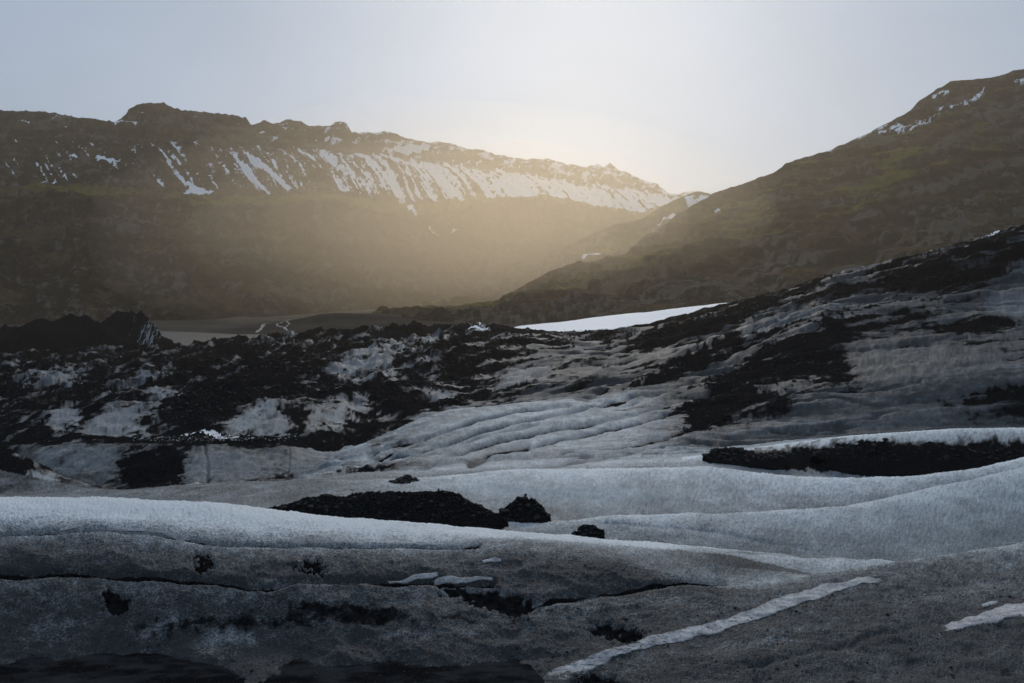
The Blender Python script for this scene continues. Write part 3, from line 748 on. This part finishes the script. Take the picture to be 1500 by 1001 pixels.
def slope_mountain(name, sky_pts, foot, xr, step, prof, rows, seed, h, label, snow_polys, amp=1.0):
    """prof: (fraction of the climb, fraction of the depth) per profile line between foot and skyline"""
    xs = [p[0] for p in sky_pts]
    fd = np.interp(xs, [p[0] for p in foot], [p[2] for p in foot])
    fy = np.interp(xs, [p[0] for p in foot], [p[1] for p in foot])
    L = [[(x, zrow(-20, d * .93), d * .93) for x, d in zip(xs, fd)]]
    for a, b in prof:
        L.append([(p[0], y0 + a * (p[1] - y0), d0 + b * (p[2] - d0)) for p, y0, d0 in zip(sky_pts, fy, fd)])
    L.append([tuple(p) for p in sky_pts])
    L.append([(p[0], p[1] + 90, p[2] * 1.25) for p in sky_pts])
    n = len(L)
    T = Terrain(L, xr[0], xr[1], step, rows, sig=[15] + [14] * (n - 3) + [1.8, 15])
    px, s, D, X, py = T.PX, T.S, T.D, T.X, T.yi.copy()
    sc = amp * D / 1300.0; top = n - 2
    lock = 1 - sstep(top - .45, top - .03, s) * .85
    hid = 1 - sstep(top + .1, top + .5, s)
    dz = (14 * fbm(px * .008 + .2 * s, s * .8, 4, seed) + 7 * ridged(px * .02 - .3 * s, s * .7, 4, seed + 3) + 3.0 * fbm(px * .06, py * .07, 4, seed + 5)) * sc * lock * sstep(.6, 1.4, s)
    dz += sstep(top - .5, top - .05, s) * (1 - sstep(top, top + .3, s)) * 3.0 * ridged(px * .035, px * 0, 4, seed + 7) * sc
    Z = T.Z + dz
    q = 1.1 * fbm(px * .004, D * .002, 3, seed + 9) + 0.0022 * px
    cr = (.35 + .45 * sstep(-.2, .3, fbm(px * .006, py * .012, 3, seed + 11))) * lock * hid * sstep(.9, 1.6, s)
    Z = Z + cr * (terrace(Z, h, q) - Z) + .5 * cr * (terrace(Z, h * .37, q * 2.3) - Z)
    T.Z = Z; T.refresh()
    slope = np.abs(np.gradient(Z, axis=0)) / np.maximum(np.gradient(D, axis=0), .3)
    f = (s - 1) / (top - 1)
    gr = -.55 + .75 * sstep(.25, .75, f) + .65 * (.75 - np.clip(slope, 0, 1.5)) + .35 * fbm(px * .015, py * .03, 4, seed + 13)
    sn = np.full(px.shape, -.8, np.float32)
    for poly, frag in snow_polys:
        k = sstep(-4, 4, in_poly(px, py, poly))
        sn = np.maximum(sn, k * (.85 - frag * (.34 + .75 * fbm((px - .5 * py) * .035, (py + .5 * px) * .2, 4, seed + 17, .75))))
    slant = py + .22 * (px - 1000)
    strata = fbm(px * .006, slant * .07 + q, 4, seed + 21)
    tone = .42 + .85 * strata + .60 * fbm(px * .06, py * .09, 4, seed + 23, .75) + .30 * fbm(px * .012, slant * .03, 3, seed + 25)
    gr = gr + .02 + .60 * fbm(px * .005 + 3, slant * .055 + q, 4, seed + 27)
    o = T.build(name, MTN, {'snow': sn, 'grass': gr, 'tone': tone})
    structure(o)['label'] = label
    return T

slope_mountain('far_peak',
    [(930,305,5600),(960,298,5600),(985,291,5600),(1000,284,5600),(1010,282,5600),(1022,280,5600),(1030,284,5600),(1042,285,5600),(1056,292,5600),(1080,296,5600),(1130,300,5600)],
    [(900,370,4800),(1200,370,4800)], (925, 1125), 2.0, [(0, 0), (.4, .4), (.75, .75)], [3, 14, 14, 14, 4], 501, 30,
    'pale snowy peak in the gap at the far end of the valley', [([(960,300),(1000,286),(1040,284),(1100,296),(1100,330),(960,330)], .8)])
slope_mountain('valley_spur',
    [(540,460,1330),(600,452,1370),(675,430,1500),(730,408,1600),(773,391,1700),(810,372,1800),(850,353,1900),(880,338,1990),(902,330,2050),(925,327,2120),(944,321,2200),(965,308,2330),(985,297,2430),(1000,291,2500),(1012,286,2560),(1024,283,2620),(1034,284,2660),(1044,287,2700),(1100,283,2800),(1250,270,2900)],
    [(540,470,1180),(675,450,1250),(773,440,1300),(850,430,1350),(944,420,1450),(1100,410,1500),(1250,400,1550)], (545, 1240), 1.8,
    [(0, 0), (.35, .3), (.7, .65)], [4, 26, 30, 36, 4], 521, 22,
    'hazy green spur sloping down into the valley behind the dark mountain',
    [([(850,381),(862,375),(885,371),(880,377),(860,384)], .1), ([(952,338),(975,325),(990,312),(1024,295),(1044,290),(1044,300),(1010,312),(990,325),(968,336)], .55),
     ([(1000,290),(1024,284),(1044,288),(1044,300),(1008,300)], .45)], 1.1)
slope_mountain('dark_mountain',
    [(540,462,960),(620,454,960),(690,446,970),(724,440,990),(750,428,1010),(773,416,1030),(800,402,1060),(836,388,1100),(870,383,1130),(900,378,1150),(916,374,1160),(930,360,1180),(947,344,1210),(960,337,1230),(972,332,1250),(985,321,1270),(1000,313,1290),(1020,299,1310),(1036,292,1320),(1046,285,1330),(1072,277,1340),(1085,273,1345),(1110,262,1350),(1144,248,1355),(1150,240,1358),(1166,236,1360),(1200,227,1370),(1240,212,1385),(1270,197,1395),(1300,181,1400),(1325,169,1405),(1338,160,1410),(1345,150,1412),(1368,136,1416),(1390,123,1420),(1420,118,1430),(1455,114,1440),(1475,108,1445),(1500,102,1450),(1600,72,1480),(1760,40,1500)],
    [(540,474,800),(700,462,760),(836,458,740),(1000,452,700),(1250,452,660),(1500,455,620),(1760,455,600)], (545, 1755), 1.55,
    [(0, 0), (.22, .12), (.42, .34), (.60, .50), (.80, .78)], [4, 24, 36, 30, 36, 36, 4], 541, 17,
    'large dark mountain slope with grassy rock bands and thin snow near its top',
    [([(1240,210),(1290,186),(1340,172),(1372,162),(1425,140),(1452,124),(1458,130),(1420,152),(1385,168),(1345,184),(1300,196),(1262,206)], 1.0),
     ([(1205,226),(1240,213),(1262,205),(1240,214),(1220,224)], .7), ([(1480,122),(1500,112),(1600,90),(1600,110),(1500,126)], .9),
     ([(1356,140),(1390,132),(1392,140),(1366,146)], .9),
     ([(1044,310),(1056,306),(1054,310),(1046,313)], .2), ([(944,343),(960,335),(972,330),(970,334),(956,342)], .3)])

def rear_sky_blocker():  # dark slope out of view, added to cut sky light from behind
    """unseen valley wall and ice added behind the camera to block low sky light"""
    n, m = 120, 40
    az = np.linspace(math.radians(48), math.radians(312), n)
    t = np.linspace(0, 1, m)
    A, Tt = np.meshgrid(az, t)
    back = np.clip(np.sin((A - math.radians(48)) / math.radians(264) * math.pi) * 2.2, 0, 1)
    r = 2.6 * (1150 / 2.6) ** Tt
    X, Y = r * np.sin(A), r * np.cos(A)
    z = np.interp(r, [0, 3, 10, 60, 300, 560, 760, 960, 1150], [ZC - 1.9, ZC - 2.0, ZC - 2.6, ZC - 4, ZC - 6, ZC + 20, ZC + 170, ZC + 250, ZC + 270])
    low = np.interp(r, [0, 3, 10, 60, 300, 1150], [ZC - 1.9, ZC - 2.2, ZC - 4.6, ZC - 9, ZC - 18, -12])
    Z = low + (z - low) * back + (.04 * np.minimum(r, 200)) * fbm(X * .02, Y * .02, 4, 651) * sstep(3, 40, r)
    V = np.stack([X, Y, Z], -1).reshape(-1, 3)
    one = np.ones(Z.shape)
    structure(mesh_from('rear_sky_blocker', V, grid_faces(m, n)[:, ::-1], {'snow': one * -.8, 'grass': one * -.2 + .3 * fbm(X * .01, Y * .01, 4, 655), 'tone': one * .45}, MTN))['label'] = 'unseen dark slope added behind the viewpoint to block sky light'
rear_sky_blocker()

# ------------------------------------------------------------------ valley floor, lagoon, streams
SHORE = ([-600, -300, 100, 235, 300, 345, 380, 420, 460, 520, 580], [880, 860, 850, 775, 742, 705, 712, 716, 690, 560, 380])
def floor_z(x, d):
    px = CX + F * x / d
    t = d - np.interp(px, *SHORE)
    z = np.where(t < 0, np.maximum(t * 0.08, -4.0), np.minimum(t * 0.022, 12.5 + (t - 570) * .006))
    n = 1.6 * fbm(x * .02, d * .02, 4, 601) + .8 * ridged(x * .05, d * .05, 3, 607)
    z = z + n * sstep(0, 60, t) + .25
    ex, ey = (x + 178) / 62, (d - 800) / 60
    z = z + 13 * np.exp(-(ex * ex + ey * ey) * 1.1) * (1 + .12 * fbm(x * .05, d * .05, 3, 611))
    ex, ey = (x + 100) / 70, (d - 1050) / 80
    z = z + 9 * np.exp(-(ex * ex + ey * ey))
    return z

def valley():
    xs = np.linspace(-1300, 1100, 330); ys = 330 * (4200 / 330) ** np.linspace(0, 1, 230)
    X, D = np.meshgrid(xs, ys)
    X = X * (.45 + .55 * D / 1200).clip(.45, 1.6)
    Z = floor_z(X, D)
    V = np.stack([X, D, Z], -1).reshape(-1, 3)
    structure(mesh_from('valley_floor', V, grid_faces(*X.shape), None, FLOOR))['label'] = 'dark gravel valley floor with low moraine hills'
    # ground sheet under everything, out to the horizon
    s = 9000
    V = [(-s, -s, -14), (s, -s, -14), (s, s, -14), (-s, s, -14)]
    structure(mesh_from('ground', V, [(0, 1, 2, 3)], None, FLOOR))
    # lagoon: flat water sheet, its shore is where the floor rises through it
    n = 24
    gx, gy = np.meshgrid(np.linspace(-900, -60, n), np.linspace(340, 960, n))
    V = np.stack([gx, gy, np.full_like(gx, 0.0)], -1).reshape(-1, 3)
    structure(mesh_from('lagoon', V, grid_faces(n, n), None, LAGOON))['label'] = 'grey brown silty lagoon at the foot of the mountain'

def ribbon(pts, w, name):
    """a strip of running water on the valley floor, points (column, depth)"""
    p = np.array([((q[0] - CX) / F * q[1], q[1]) for q in pts], float)
    t = np.linspace(0, len(p) - 1, 40)
    c = np.stack([np.interp(t, np.arange(len(p)), p[:, i]) for i in (0, 1)], -1)
    c[:, 0] += 1.6 * gnoise(t * 3.1, t * 0 + w, 5); c[:, 1] += 6 * gnoise(t * 2.3, t * 0 + w * 2, 7)
    g = np.gradient(c, axis=0); nrm = np.stack([-g[:, 1], g[:, 0]], -1); nrm /= np.linalg.norm(nrm, axis=1)[:, None] + 1e-9
    ww = w * (.55 + .6 * np.abs(gnoise(t * 1.7, t * 0 + 3.3, 11)))
    V = []
    for k in (-1, -.33, .33, 1):
        q = c + nrm * ww[:, None] * k
        V.append(np.concatenate([q, (floor_z(q[:, 0], q[:, 1]) + .35)[:, None]], 1))
    V = np.stack(V, 1).reshape(-1, 3)
    return mesh_from(name, V, grid_faces(len(c), 4), None, STREAM)

valley()
for pts, w, lab in [
    ([(376,712),(380,735),(386,765),(384,790),(398,830),(408,860)], 2.0, 'widest pale braid of the meltwater stream entering the lagoon'),
    ([(420,722),(412,745),(404,770),(418,800),(414,830),(432,880),(452,930)], 1.1, 'thin winding braid running out from behind the moraine hill'),
    ([(418,730),(424,760),(420,790),(428,815)], .8, 'short thin braid between the other stream braids')]:
    structure(ribbon(pts, w, 'stream'))['label'] = lab

# ------------------------------------------------------------------ ash mounds
def mound(name, crest, depth, width, base, label, group, seed, ice=None, mat=ASH, rough=.18, nx=130, ny=40, t=None):
    """A heap whose crest line is given by (column, row) at one distance; it is
    widest in the middle and stands on the ice around it."""
    T = t or G
    c = np.array(crest, float)
    px = np.linspace(c[0, 0], c[-1, 0], nx)
    cy = np.interp(px, c[:, 0], c[:, 1])
    x = (px - CX) / F * depth
    zt = ZC + (HY - cy) / F * depth
    u = np.linspace(-1, 1, nx); v = np.linspace(-1, 1, ny)
    hw = width * np.sqrt(np.clip(1 - u ** 2, 0, 1)) ** .8 + .04 * width
    U, V = np.meshgrid(u, v)
    X = np.broadcast_to(x, U.shape) + 0.03 * (x[-1] - x[0]) * gnoise(U * 3, V * 2, seed)
    Y = depth + V * hw[None, :]
    gz = np.array([[T.ground(X[j, i], Y[j, i]) if base is None else base for i in range(nx)] for j in range(0, ny, 3)])
    jj = np.arange(0, ny, 3)
    GZ = np.stack([np.interp(np.arange(ny), jj, gz[:, i]) for i in range(nx)], 1)
    prof = np.clip(1 - np.abs(V) ** 1.5, 0, 1)
    H = np.maximum(zt[None, :] - GZ, .02)
    hm = float(H.max())
    nz = fbm(X / hm * 1.6, Y / hm * 1.6, 5, seed, .68) + .6 * ridged(X / hm * 3, Y / hm * 3, 4, seed + 5, .65)
    Z = GZ + H * prof + rough * .55 * hm * (nz - .3) * prof * np.clip(1 - np.abs(U) ** 6, 0, 1)
    edge = (np.abs(V) > .97) | (np.abs(U) > .985)
    Z = np.where(edge, GZ - .12 * hm, Z)
    icev = np.full(U.shape, -.6) if ice is None else ice(U, V, np.broadcast_to(px, U.shape))
    V3 = np.stack([X, Y, Z], -1).reshape(-1, 3)
    o3 = V3.mean(0); o3[2] = GZ.mean()
    o = mesh_from(name, V3 - o3, grid_faces(ny, nx), {'ice': icev}, mat)
    o.location = o3
    return thing(o, label, 'ash mound' if mat is ASH else 'mound', group)

AG = 'black ash mounds on the glacier'
mound('ash_mound', [(380,748),(404,741),(428,737),(446,730),(480,726),(520,724),(560,721),(600,719),(640,719),(660,722),(676,729),(690,737),(704,744),(722,752),(740,760)], 19.3, 1.15, None,
      'broad black ash mound lying behind the pale front ice ridge', AG, 701, ice=lambda u, v, p: -.5 + .75 * sstep(655, 720, p), rough=.2)
mound('ash_mound', [(722,757),(736,746),(746,741),(756,731),(762,735),(768,727),(776,738),(784,741),(792,749),(808,761)], 20.6, .55, None,
      'small jagged black ash heap in the bluish ice hollow', AG, 711, ice=lambda u, v, p: -.35 + .3 * sstep(770, 800, p), rough=.5, nx=60)
mound('ash_mound', [(838,781),(848,775),(858,771),(868,768),(876,770),(886,777)], 17.0, .2, None,
      'little black clod of ash beside the crest of the front ice ridge', AG, 721, rough=.4, nx=40, ny=20)
mound('ash_mound', [(572,710),(582,704),(590,699),(598,698),(606,703),(614,709)], 31.0, .8, None,
      'tiny black cone of ash on pale ice beyond the broad mound', AG, 731, rough=.3, nx=40, ny=20)
mound('ash_mound', [(1190,668),(1210,660),(1240,655),(1262,649),(1300,650),(1330,653),(1352,655),(1365,650),(1380,655),(1420,659),(1460,660),(1500,662),(1560,664),(1620,668)], 45.5, 2.2, None,
      'long rugged black ash mound in the pit under the white ice lip', AG, 741, ice=lambda u, v, p: -.45 + .5 * np.exp(-((p - 1340) / 40) ** 2), rough=.35)
mound('ash_mound', [(1030,668),(1050,660),(1068,657),(1085,658),(1100,663),(1120,667),(1150,669)], 44.0, 1.2, None,
      'low black ash hump at the narrow end of the dark pit', AG, 751, rough=.25, nx=60)
SKY = 'black ash cones along the skyline of the ice'
for i, (cr, d) in enumerate([([(590,484),(598,475),(606,470),(612,473),(622,480),(632,484)], 268), ([(618,486),(630,478),(642,475),(652,477),(666,484),(676,487)], 262),
                             ([(654,486),(664,478),(676,474),(690,476),(702,482)], 255), ([(704,488),(714,480),(722,474),(732,476),(742,480),(756,484),(768,490)], 248),
                             ([(545,492),(560,487),(574,484),(586,487),(596,492)], 240)]):
    mound('ash_cone', cr, d, 6.0, None, ['sharp pointed black ash cone on the skyline of the ice', 'rounded black ash cone right beside the sharp skyline cone', 'black ash cone touching the small skyline snow patch on the side of the sharp cone', 'broad rubbly black ash heap beyond the small skyline snow patch', 'low black ash hump on the skyline ice just below the sharp cone'][i], SKY, 760 + i * 7, rough=.3, nx=50, ny=24)
LG = 'ash covered ice mounds by the lagoon'
def stripes(u, v, p):
    return -.5 + 1.5 * np.exp(-((p - 226) / 18) ** 2) * (gnoise(u * 40 + v * 3, v * 3, 3) > -.05) + .9 * np.exp(-((p - 200) / 7) ** 2) * (gnoise(u * 60, v * 4, 8) > 0)
mound('ice_mound', [(150,512),(160,490),(172,478),(184,470),(196,464),(206,463),(214,468),(222,472),(230,478),(238,487),(246,497),(254,507),(262,516)], 352, 12, 6.0,
      'black ice mound with white snow streaks sliding into the lagoon', LG, 801, ice=stripes, rough=.35)
mound('ice_mound', [(-140,505),(-60,490),(0,482),(30,478),(60,468),(85,464),(110,464),(130,470),(150,476),(170,484),(190,500),(205,515)], 335, 16, 6.0,
      'long rounded black ice mound beside the snow streaked mound', LG, 811, ice=lambda u, v, p: -.35 + .35 * np.exp(-((p - 112) / 14) ** 2) + .25 * np.exp(-((p - 50) / 10) ** 2), rough=.3)
mound('ice_mound', [(130,490),(145,471),(160,464),(180,461),(192,460),(200,464),(212,474),(225,490)], 372, 10, 6.0,
      'black hump rising behind the other two lagoon mounds', LG, 821, rough=.3)

# ------------------------------------------------------------------ old snow lying on the ice
def snow_strip(up, lo, h, label, seed, smin=0.0, n=70, m=9, group=None, edge=1.6):
    up = np.array(up, float); lo = np.array(lo, float)
    tu = np.linspace(0, 1, n)
    def par(p):
        L = np.r_[0, np.cumsum(np.hypot(*np.diff(p, axis=0).T))]; L /= L[-1]
        return np.stack([np.interp(tu, L, p[:, i]) for i in (0, 1)], -1)
    A, B = par(up), par(lo)
    fq = np.hypot(*(up[-1] - up[0])) / 22.0
    A = A + edge * np.stack([tu * 0, fbm(tu * fq * .5, tu * 0 + 2, 3, seed, .6)], -1)
    B = B + edge * np.stack([tu * 0, fbm(tu * fq * .5, tu * 0 + 2, 3, seed + 1, .6)], -1)
    V = []; rim = []
    for j in range(m):
        v = j / (m - 1)
        for i in range(n):
            q = A[i] * (1 - v) + B[i] * v
            p = G.hit(q[0], q[1], smin)
            e = max(0, 1 - (2 * v - 1) ** 4) ** .5 * min(1, 8 * tu[i] + .05, 8 * (1 - tu[i]) + .05)
            p[2] += h * e * (1 + .5 * float(fbm(tu[i] * fq * .6, v * 3, 2, seed + 3))) - (0.03 if e < .2 else 0)
            V.append(p); rim.append(max(abs(2 * v - 1) ** 2.2, 1 - 9 * tu[i], 1 - 9 * (1 - tu[i])))
    V = np.array(V); c = V.mean(0)
    o = mesh_from('snow_strip', V - c, grid_faces(m, n)[:, ::-1], {'rim': rim}, SNOW)
    o.location = c
    return thing(o, label, 'snow', group)

snow_strip([(775,1004),(800,982),(850,966),(900,946),(960,930),(1000,920),(1060,905),(1100,891),(1150,871),(1200,855),(1240,850),(1270,844),(1306,841)],
           [(848,1006),(860,990),(900,965),(945,952),(1000,940),(1060,926),(1105,912),(1150,896),(1185,882),(1210,876),(1250,860),(1280,856),(1309,850)], .007,
           'long pale strip of old snow slanting across the dark ice', 901, n=330, m=13, edge=4.0)
NS = 'old snow remnants on the front ice slope'
snow_strip([(564,851),(590,849),(606,842),(630,841),(645,839)], [(566,855),(595,855),(612,851),(632,848),(646,842)], .012, 'narrow snow remnant lying in the lower ice crack', 911, group=NS, n=60, edge=3.0)
snow_strip([(630,852),(642,845),(660,843),(690,846),(724,845)], [(634,858),(650,856),(672,857),(700,852),(726,850)], .012, 'wider snow remnant at the dark end of the lower ice crack', 921, group=NS, n=60, edge=3.0)
snow_strip([(84,776),(100,771),(120,769)], [(88,780),(104,776),(121,773)], .012, 'short snow sliver in the upper ice crack apart from the longer ribbon', 931, group=NS, n=24)
snow_strip([(150,773),(190,774),(240,778),(262,784),(284,788)], [(152,777),(192,779),(236,783),(262,792),(283,794)], .012, 'long thin snow ribbon in the upper ice crack', 941, group=NS, n=80, edge=2.2)
snow_strip([(1375,920),(1400,908),(1430,898),(1470,886),(1500,880),(1560,870)], [(1378,923),(1410,922),(1440,918),(1475,912),(1505,908),(1565,900)], .012, 'ragged crust of snow on the dark ice beyond the tip of the long strip', 951, group=NS, n=110, edge=6)
snow_strip([(1436,886),(1450,880),(1462,880)], [(1440,891),(1452,888),(1463,885)], .012, 'small snow scrap above the ragged snow crust', 961, group=NS, n=20)
snow_strip([(610,798),(626,794),(640,797)], [(612,801),(628,800),(640,801)], .012, 'tiny snow scrap on the upper crack of the front ridge', 971, group=NS, n=20)
snow_strip([(704,822),(720,818),(735,819)], [(706,826),(722,825),(736,823)], .012, 'small snow sliver under the second roll of the front ridge', 981, group=NS, n=20)

# ------------------------------------------------------------------ melt pools at the front
def pool(name, outline, z, label):
    p = []
    for q in outline:
        d = (z - ZC) * F / (HY - q[1])
        p.append(((q[0] - CX) / F * d, d, z))
    p = np.array(p)
    c = p.mean(0)
    V = [np.zeros(3)]; Q = []
    for k in (.5, 1.0):
        V += list((p - c) * k)
    n = len(p)
    for i in range(n):
        j = (i + 1) % n
        Q.append((0, 1 + i, 1 + j, 0))
    me = bpy.data.meshes.new(name)
    faces = [(0, 1 + i, 1 + (i + 1) % n) for i in range(n)] + [(1 + i, 1 + n + i, 1 + n + (i + 1) % n, 1 + (i + 1) % n) for i in range(n)]
    me.from_pydata([tuple(v) for v in V], [], faces)
    me.materials.append(POOL)
    o = bpy.data.objects.new(name, me); SC.collection.objects.link(o); o.location = c
    structure(o)['label'] = label

pool('melt_pool', [(-300,925),(330,925),(385,1000),(385,1120),(-300,1120)], ZC - 4.42, 'still dark meltwater pool below the front ice slope')
pool('melt_pool', [(386,1000),(440,935),(740,935),(800,1000),(800,1120),(386,1120)], ZC - 4.423, 'second dark meltwater pool under the grey slope')

# ------------------------------------------------------------------ boulders, gravel
def rock_mesh(seed):
    r = np.random.default_rng(seed)
    t = (1 + 5 ** .5) / 2
    v = np.array([(-1,t,0),(1,t,0),(-1,-t,0),(1,-t,0),(0,-1,t),(0,1,t),(0,-1,-t),(0,1,-t),(t,0,-1),(t,0,1),(-t,0,-1),(-t,0,1)], float) / 1.9
    f = np.array([(0,11,5),(0,5,1),(0,1,7),(0,7,10),(0,10,11),(1,5,9),(5,11,4),(11,10,2),(10,7,6),(7,1,8),(3,9,4),(3,4,2),(3,2,6),(3,6,8),(3,8,9),(4,9,5),(2,4,11),(6,2,10),(8,6,7),(9,8,1)])
    v = v * (1 + r.uniform(-.3, .3, (12, 1))) * r.uniform((.8, .6, .45), (1.2, 1, .8))
    return v, f

def gravel(name, n, seed, region, size, mat, label, cat):
    r = np.random.default_rng(seed)
    Vs, Fs, k = [], [], 0
    protos = [rock_mesh(seed + i) for i in range(8)]
    pts = region(r, n)
    for p in pts:
        v, f = protos[r.integers(8)]
        a = r.uniform(0, 6.28); ca, sa = math.cos(a), math.sin(a)
        sz = size * p[1] * float(np.clip(r.lognormal(0, .5), .4, 3.2))
        q = v @ np.array([[ca, -sa, 0], [sa, ca, 0], [0, 0, 1]]) * sz
        Vs.append(q + p + np.array([0, 0, .15 * sz])); Fs.append(f + k); k += 12
    o = mesh_from(name, np.concatenate(Vs), np.concatenate(Fs), None, mat, smooth=False, tri=True)
    o['kind'] = 'stuff'; o['label'] = label; o['category'] = cat
    return o

def reg(boxes):
    def f(r, n):
        out = []
        w = np.array([b[4] for b in boxes], float); w /= w.sum()
        for _ in range(n):
            x0, y0, x1, y1, _w, sm = boxes[r.choice(len(boxes), p=w)]
            p = G.hit(r.uniform(x0, x1), r.uniform(y0, y1), sm, True)
            if p is None: continue
            j = int(np.clip((CX + F * p[0] / p[1] - G.xs[0]) / (G.xs[1] - G.xs[0]), 0, G.C - 1)); i = min(int(np.searchsorted(G.D[:, j], p[1])), G.R - 1)
            if G.ash[i, j] > .3 or r.random() < .06: out.append(p)
        return out
    return f
gravel('gravel', 5200, 1001, reg([(240,566,430,620,1.2,16),(430,500,720,590,2,16.5),(700,482,1000,520,1.6,18.5),(1000,400,1500,470,2,17.5),(0,520,420,600,1.4,17.5),(1000,480,1240,640,1.2,14.5),(200,640,430,650,.4,15)]),
       .0011, ROCK, 'loose dark gravel scattered over the ash covered ice', 'gravel')
gravel('ice_rubble', 260, 1011, reg([(195,640,330,647,1.0,14.9),(300,637,435,646,1.2,14.9)]), .0007, SNOW, 'bright crumbs of broken ice along the hollow above the ice wall', 'ice rubble')

def on_mounds(r, n):
    out = []
    ms = [o for o in SC.objects if o.name.startswith('ash_mound')]
    for o in ms:
        co = np.empty(len(o.data.vertices) * 3, np.float32); o.data.vertices.foreach_get('co', co)
        co = co.reshape(-1, 3) + np.array(o.location)
        lo = np.percentile(co[:, 2], 40)
        co = co[co[:, 2] > lo]
        wd = max(o.dimensions) if max(o.dimensions) > 0 else float(np.ptp(co[:, 0]))
        out += list(co[r.integers(len(co), size=int(np.clip(90 * wd, 8, 500)))].astype(float))
    return out
gravel('gravel', 1500, 1021, on_mounds, .0015, ROCK, 'small dark stones lying on the black ash mounds', 'gravel')
def on_front(r, n):
    out = []
    for _ in range(n):
        x, y = r.uniform(-50, 1550), 850 + 155 * r.random() ** .7
        if gnoise(x * .012, y * .03, 77) + .25 * r.normal() > .25:
            out.append(G.hit(x, y, 1.5))
    return out
gravel('gravel', 2600, 1031, on_front, .0009, ROCK, 'fine dark grit scattered over the near ice slope', 'gravel')

BG = 'dark boulders on the ash ridges'
rb = np.random.default_rng(77)
bms = []
for i in range(4):
    v, f = rock_mesh(300 + i)
    me = bpy.data.meshes.new('boulder'); me.from_pydata([tuple(q) for q in v], [], [tuple(int(k) for k in t) for t in f]); me.materials.append(ROCK)
    bms.append(me)
for i, (x, y, k) in enumerate([(731,494,2.6),(742,488,2.4),(724,502,2.0),(755,486,2.2),(712,505,1.8),(880,504,2.0),(960,487,2.6),(996,477,3.0),(985,480,2.4),(1010,474,2.0),
        (1172,430,4.0),(1180,431,3.2),(1272,427,2.6),(1140,448,2.4),(1115,462,2.0),(1090,470,2.2),(660,525,1.8),(672,560,2.0),(648,574,2.0),(620,548,1.8),(560,510,1.8),(505,520,1.8),(1330,412,2.2),(1410,398,2.4),(1450,375,2.2)]):
    p = G.hit(x, y, 15)
    o = bpy.data.objects.new('boulder', bms[i % 4]); SC.collection.objects.link(o)
    sz = k * p[1] / F
    o.scale = (sz * 1.3, sz * 1.1, sz); o.rotation_euler = (rb.uniform(-.3, .3), rb.uniform(-.3, .3), rb.uniform(0, 6.28))
    o.location = p + np.array([0, 0, .25 * sz])
    thing(o, 'dark basalt boulder lying on the upper ash covered ridges of the glacier', 'boulder', BG)

# ------------------------------------------------------------------ haze in the valley air
def haze():
    V = np.array([(x, y, z) for z in (-16, 840) for y in (-700, 7200) for x in (-5500, 5500)], float)
    Q = [(0, 2, 3, 1), (4, 5, 7, 6), (0, 1, 5, 4), (2, 6, 7, 3), (0, 4, 6, 2), (1, 3, 7, 5)]
    m = bpy.data.materials.new('haze_air'); m.use_nodes = True
    n, l = m.node_tree.nodes, m.node_tree.links
    n.remove(n['Principled BSDF'])
    v = n.new('ShaderNodeVolumePrincipled')
    v.inputs['Color'].default_value = (1.0, 0.84, 0.62, 1)
    v.inputs['Density'].default_value = 0.000085
    v.inputs['Anisotropy'].default_value = 0.72
    l.new(v.outputs[0], n['Material Output'].inputs['Volume'])
    o = mesh_from('haze', V, Q, None, m, smooth=False)
    o['kind'] = 'stuff'; o['label'] = 'warm haze hanging in the valley air'; o['category'] = 'haze'
haze()

def mist_bank():
    """sunlit drizzle hanging in the middle of the valley, densest in its core"""
    n, k = 48, 24
    th = np.linspace(0, 2 * math.pi, n, endpoint=False); ph = np.linspace(0, math.pi, k)
    U = np.stack([np.outer(np.sin(ph), np.cos(th)), np.outer(np.sin(ph), np.sin(th)), np.repeat(np.cos(ph)[:, None], n, 1)], -1).reshape(-1, 3)
    i = (np.arange(k - 1)[:, None] * n + np.arange(n)[None, :]); j = (np.arange(k - 1)[:, None] * n + (np.arange(n)[None, :] + 1) % n)
    Q = np.stack([i, i + n, j + n, j], -1).reshape(-1, 4)
    m = bpy.data.materials.new('mist_air'); m.use_nodes = True
    nn, l = m.node_tree.nodes, m.node_tree.links
    nn.remove(nn['Principled BSDF'])
    v = nn.new('ShaderNodeVolumePrincipled')
    v.inputs['Color'].default_value = (1.0, 0.83, 0.60, 1)
    v.inputs['Density'].default_value = 0.00033
    v.inputs['Anisotropy'].default_value = 0.72
    l.new(v.outputs[0], nn['Material Output'].inputs['Volume'])
    root = bpy.data.objects.new('mist', None); SC.collection.objects.link(root)
    root.location = (-95, 1060, 122); root['kind'] = 'stuff'; root['label'] = 'golden sunlit mist in the middle of the valley'; root['category'] = 'mist'
    for f in (1.0, .78, .56, .36):
        w = 1 + .10 * fbm(U[:, 0] * 1.5 + 3 * U[:, 2], U[:, 1] * 1.5, 2, int(f * 100))[:, None]
        mesh_from('mist_veil', U * w * np.array([430, 330, 150]) * f, Q, None, m, parent=root)
mist_bank()
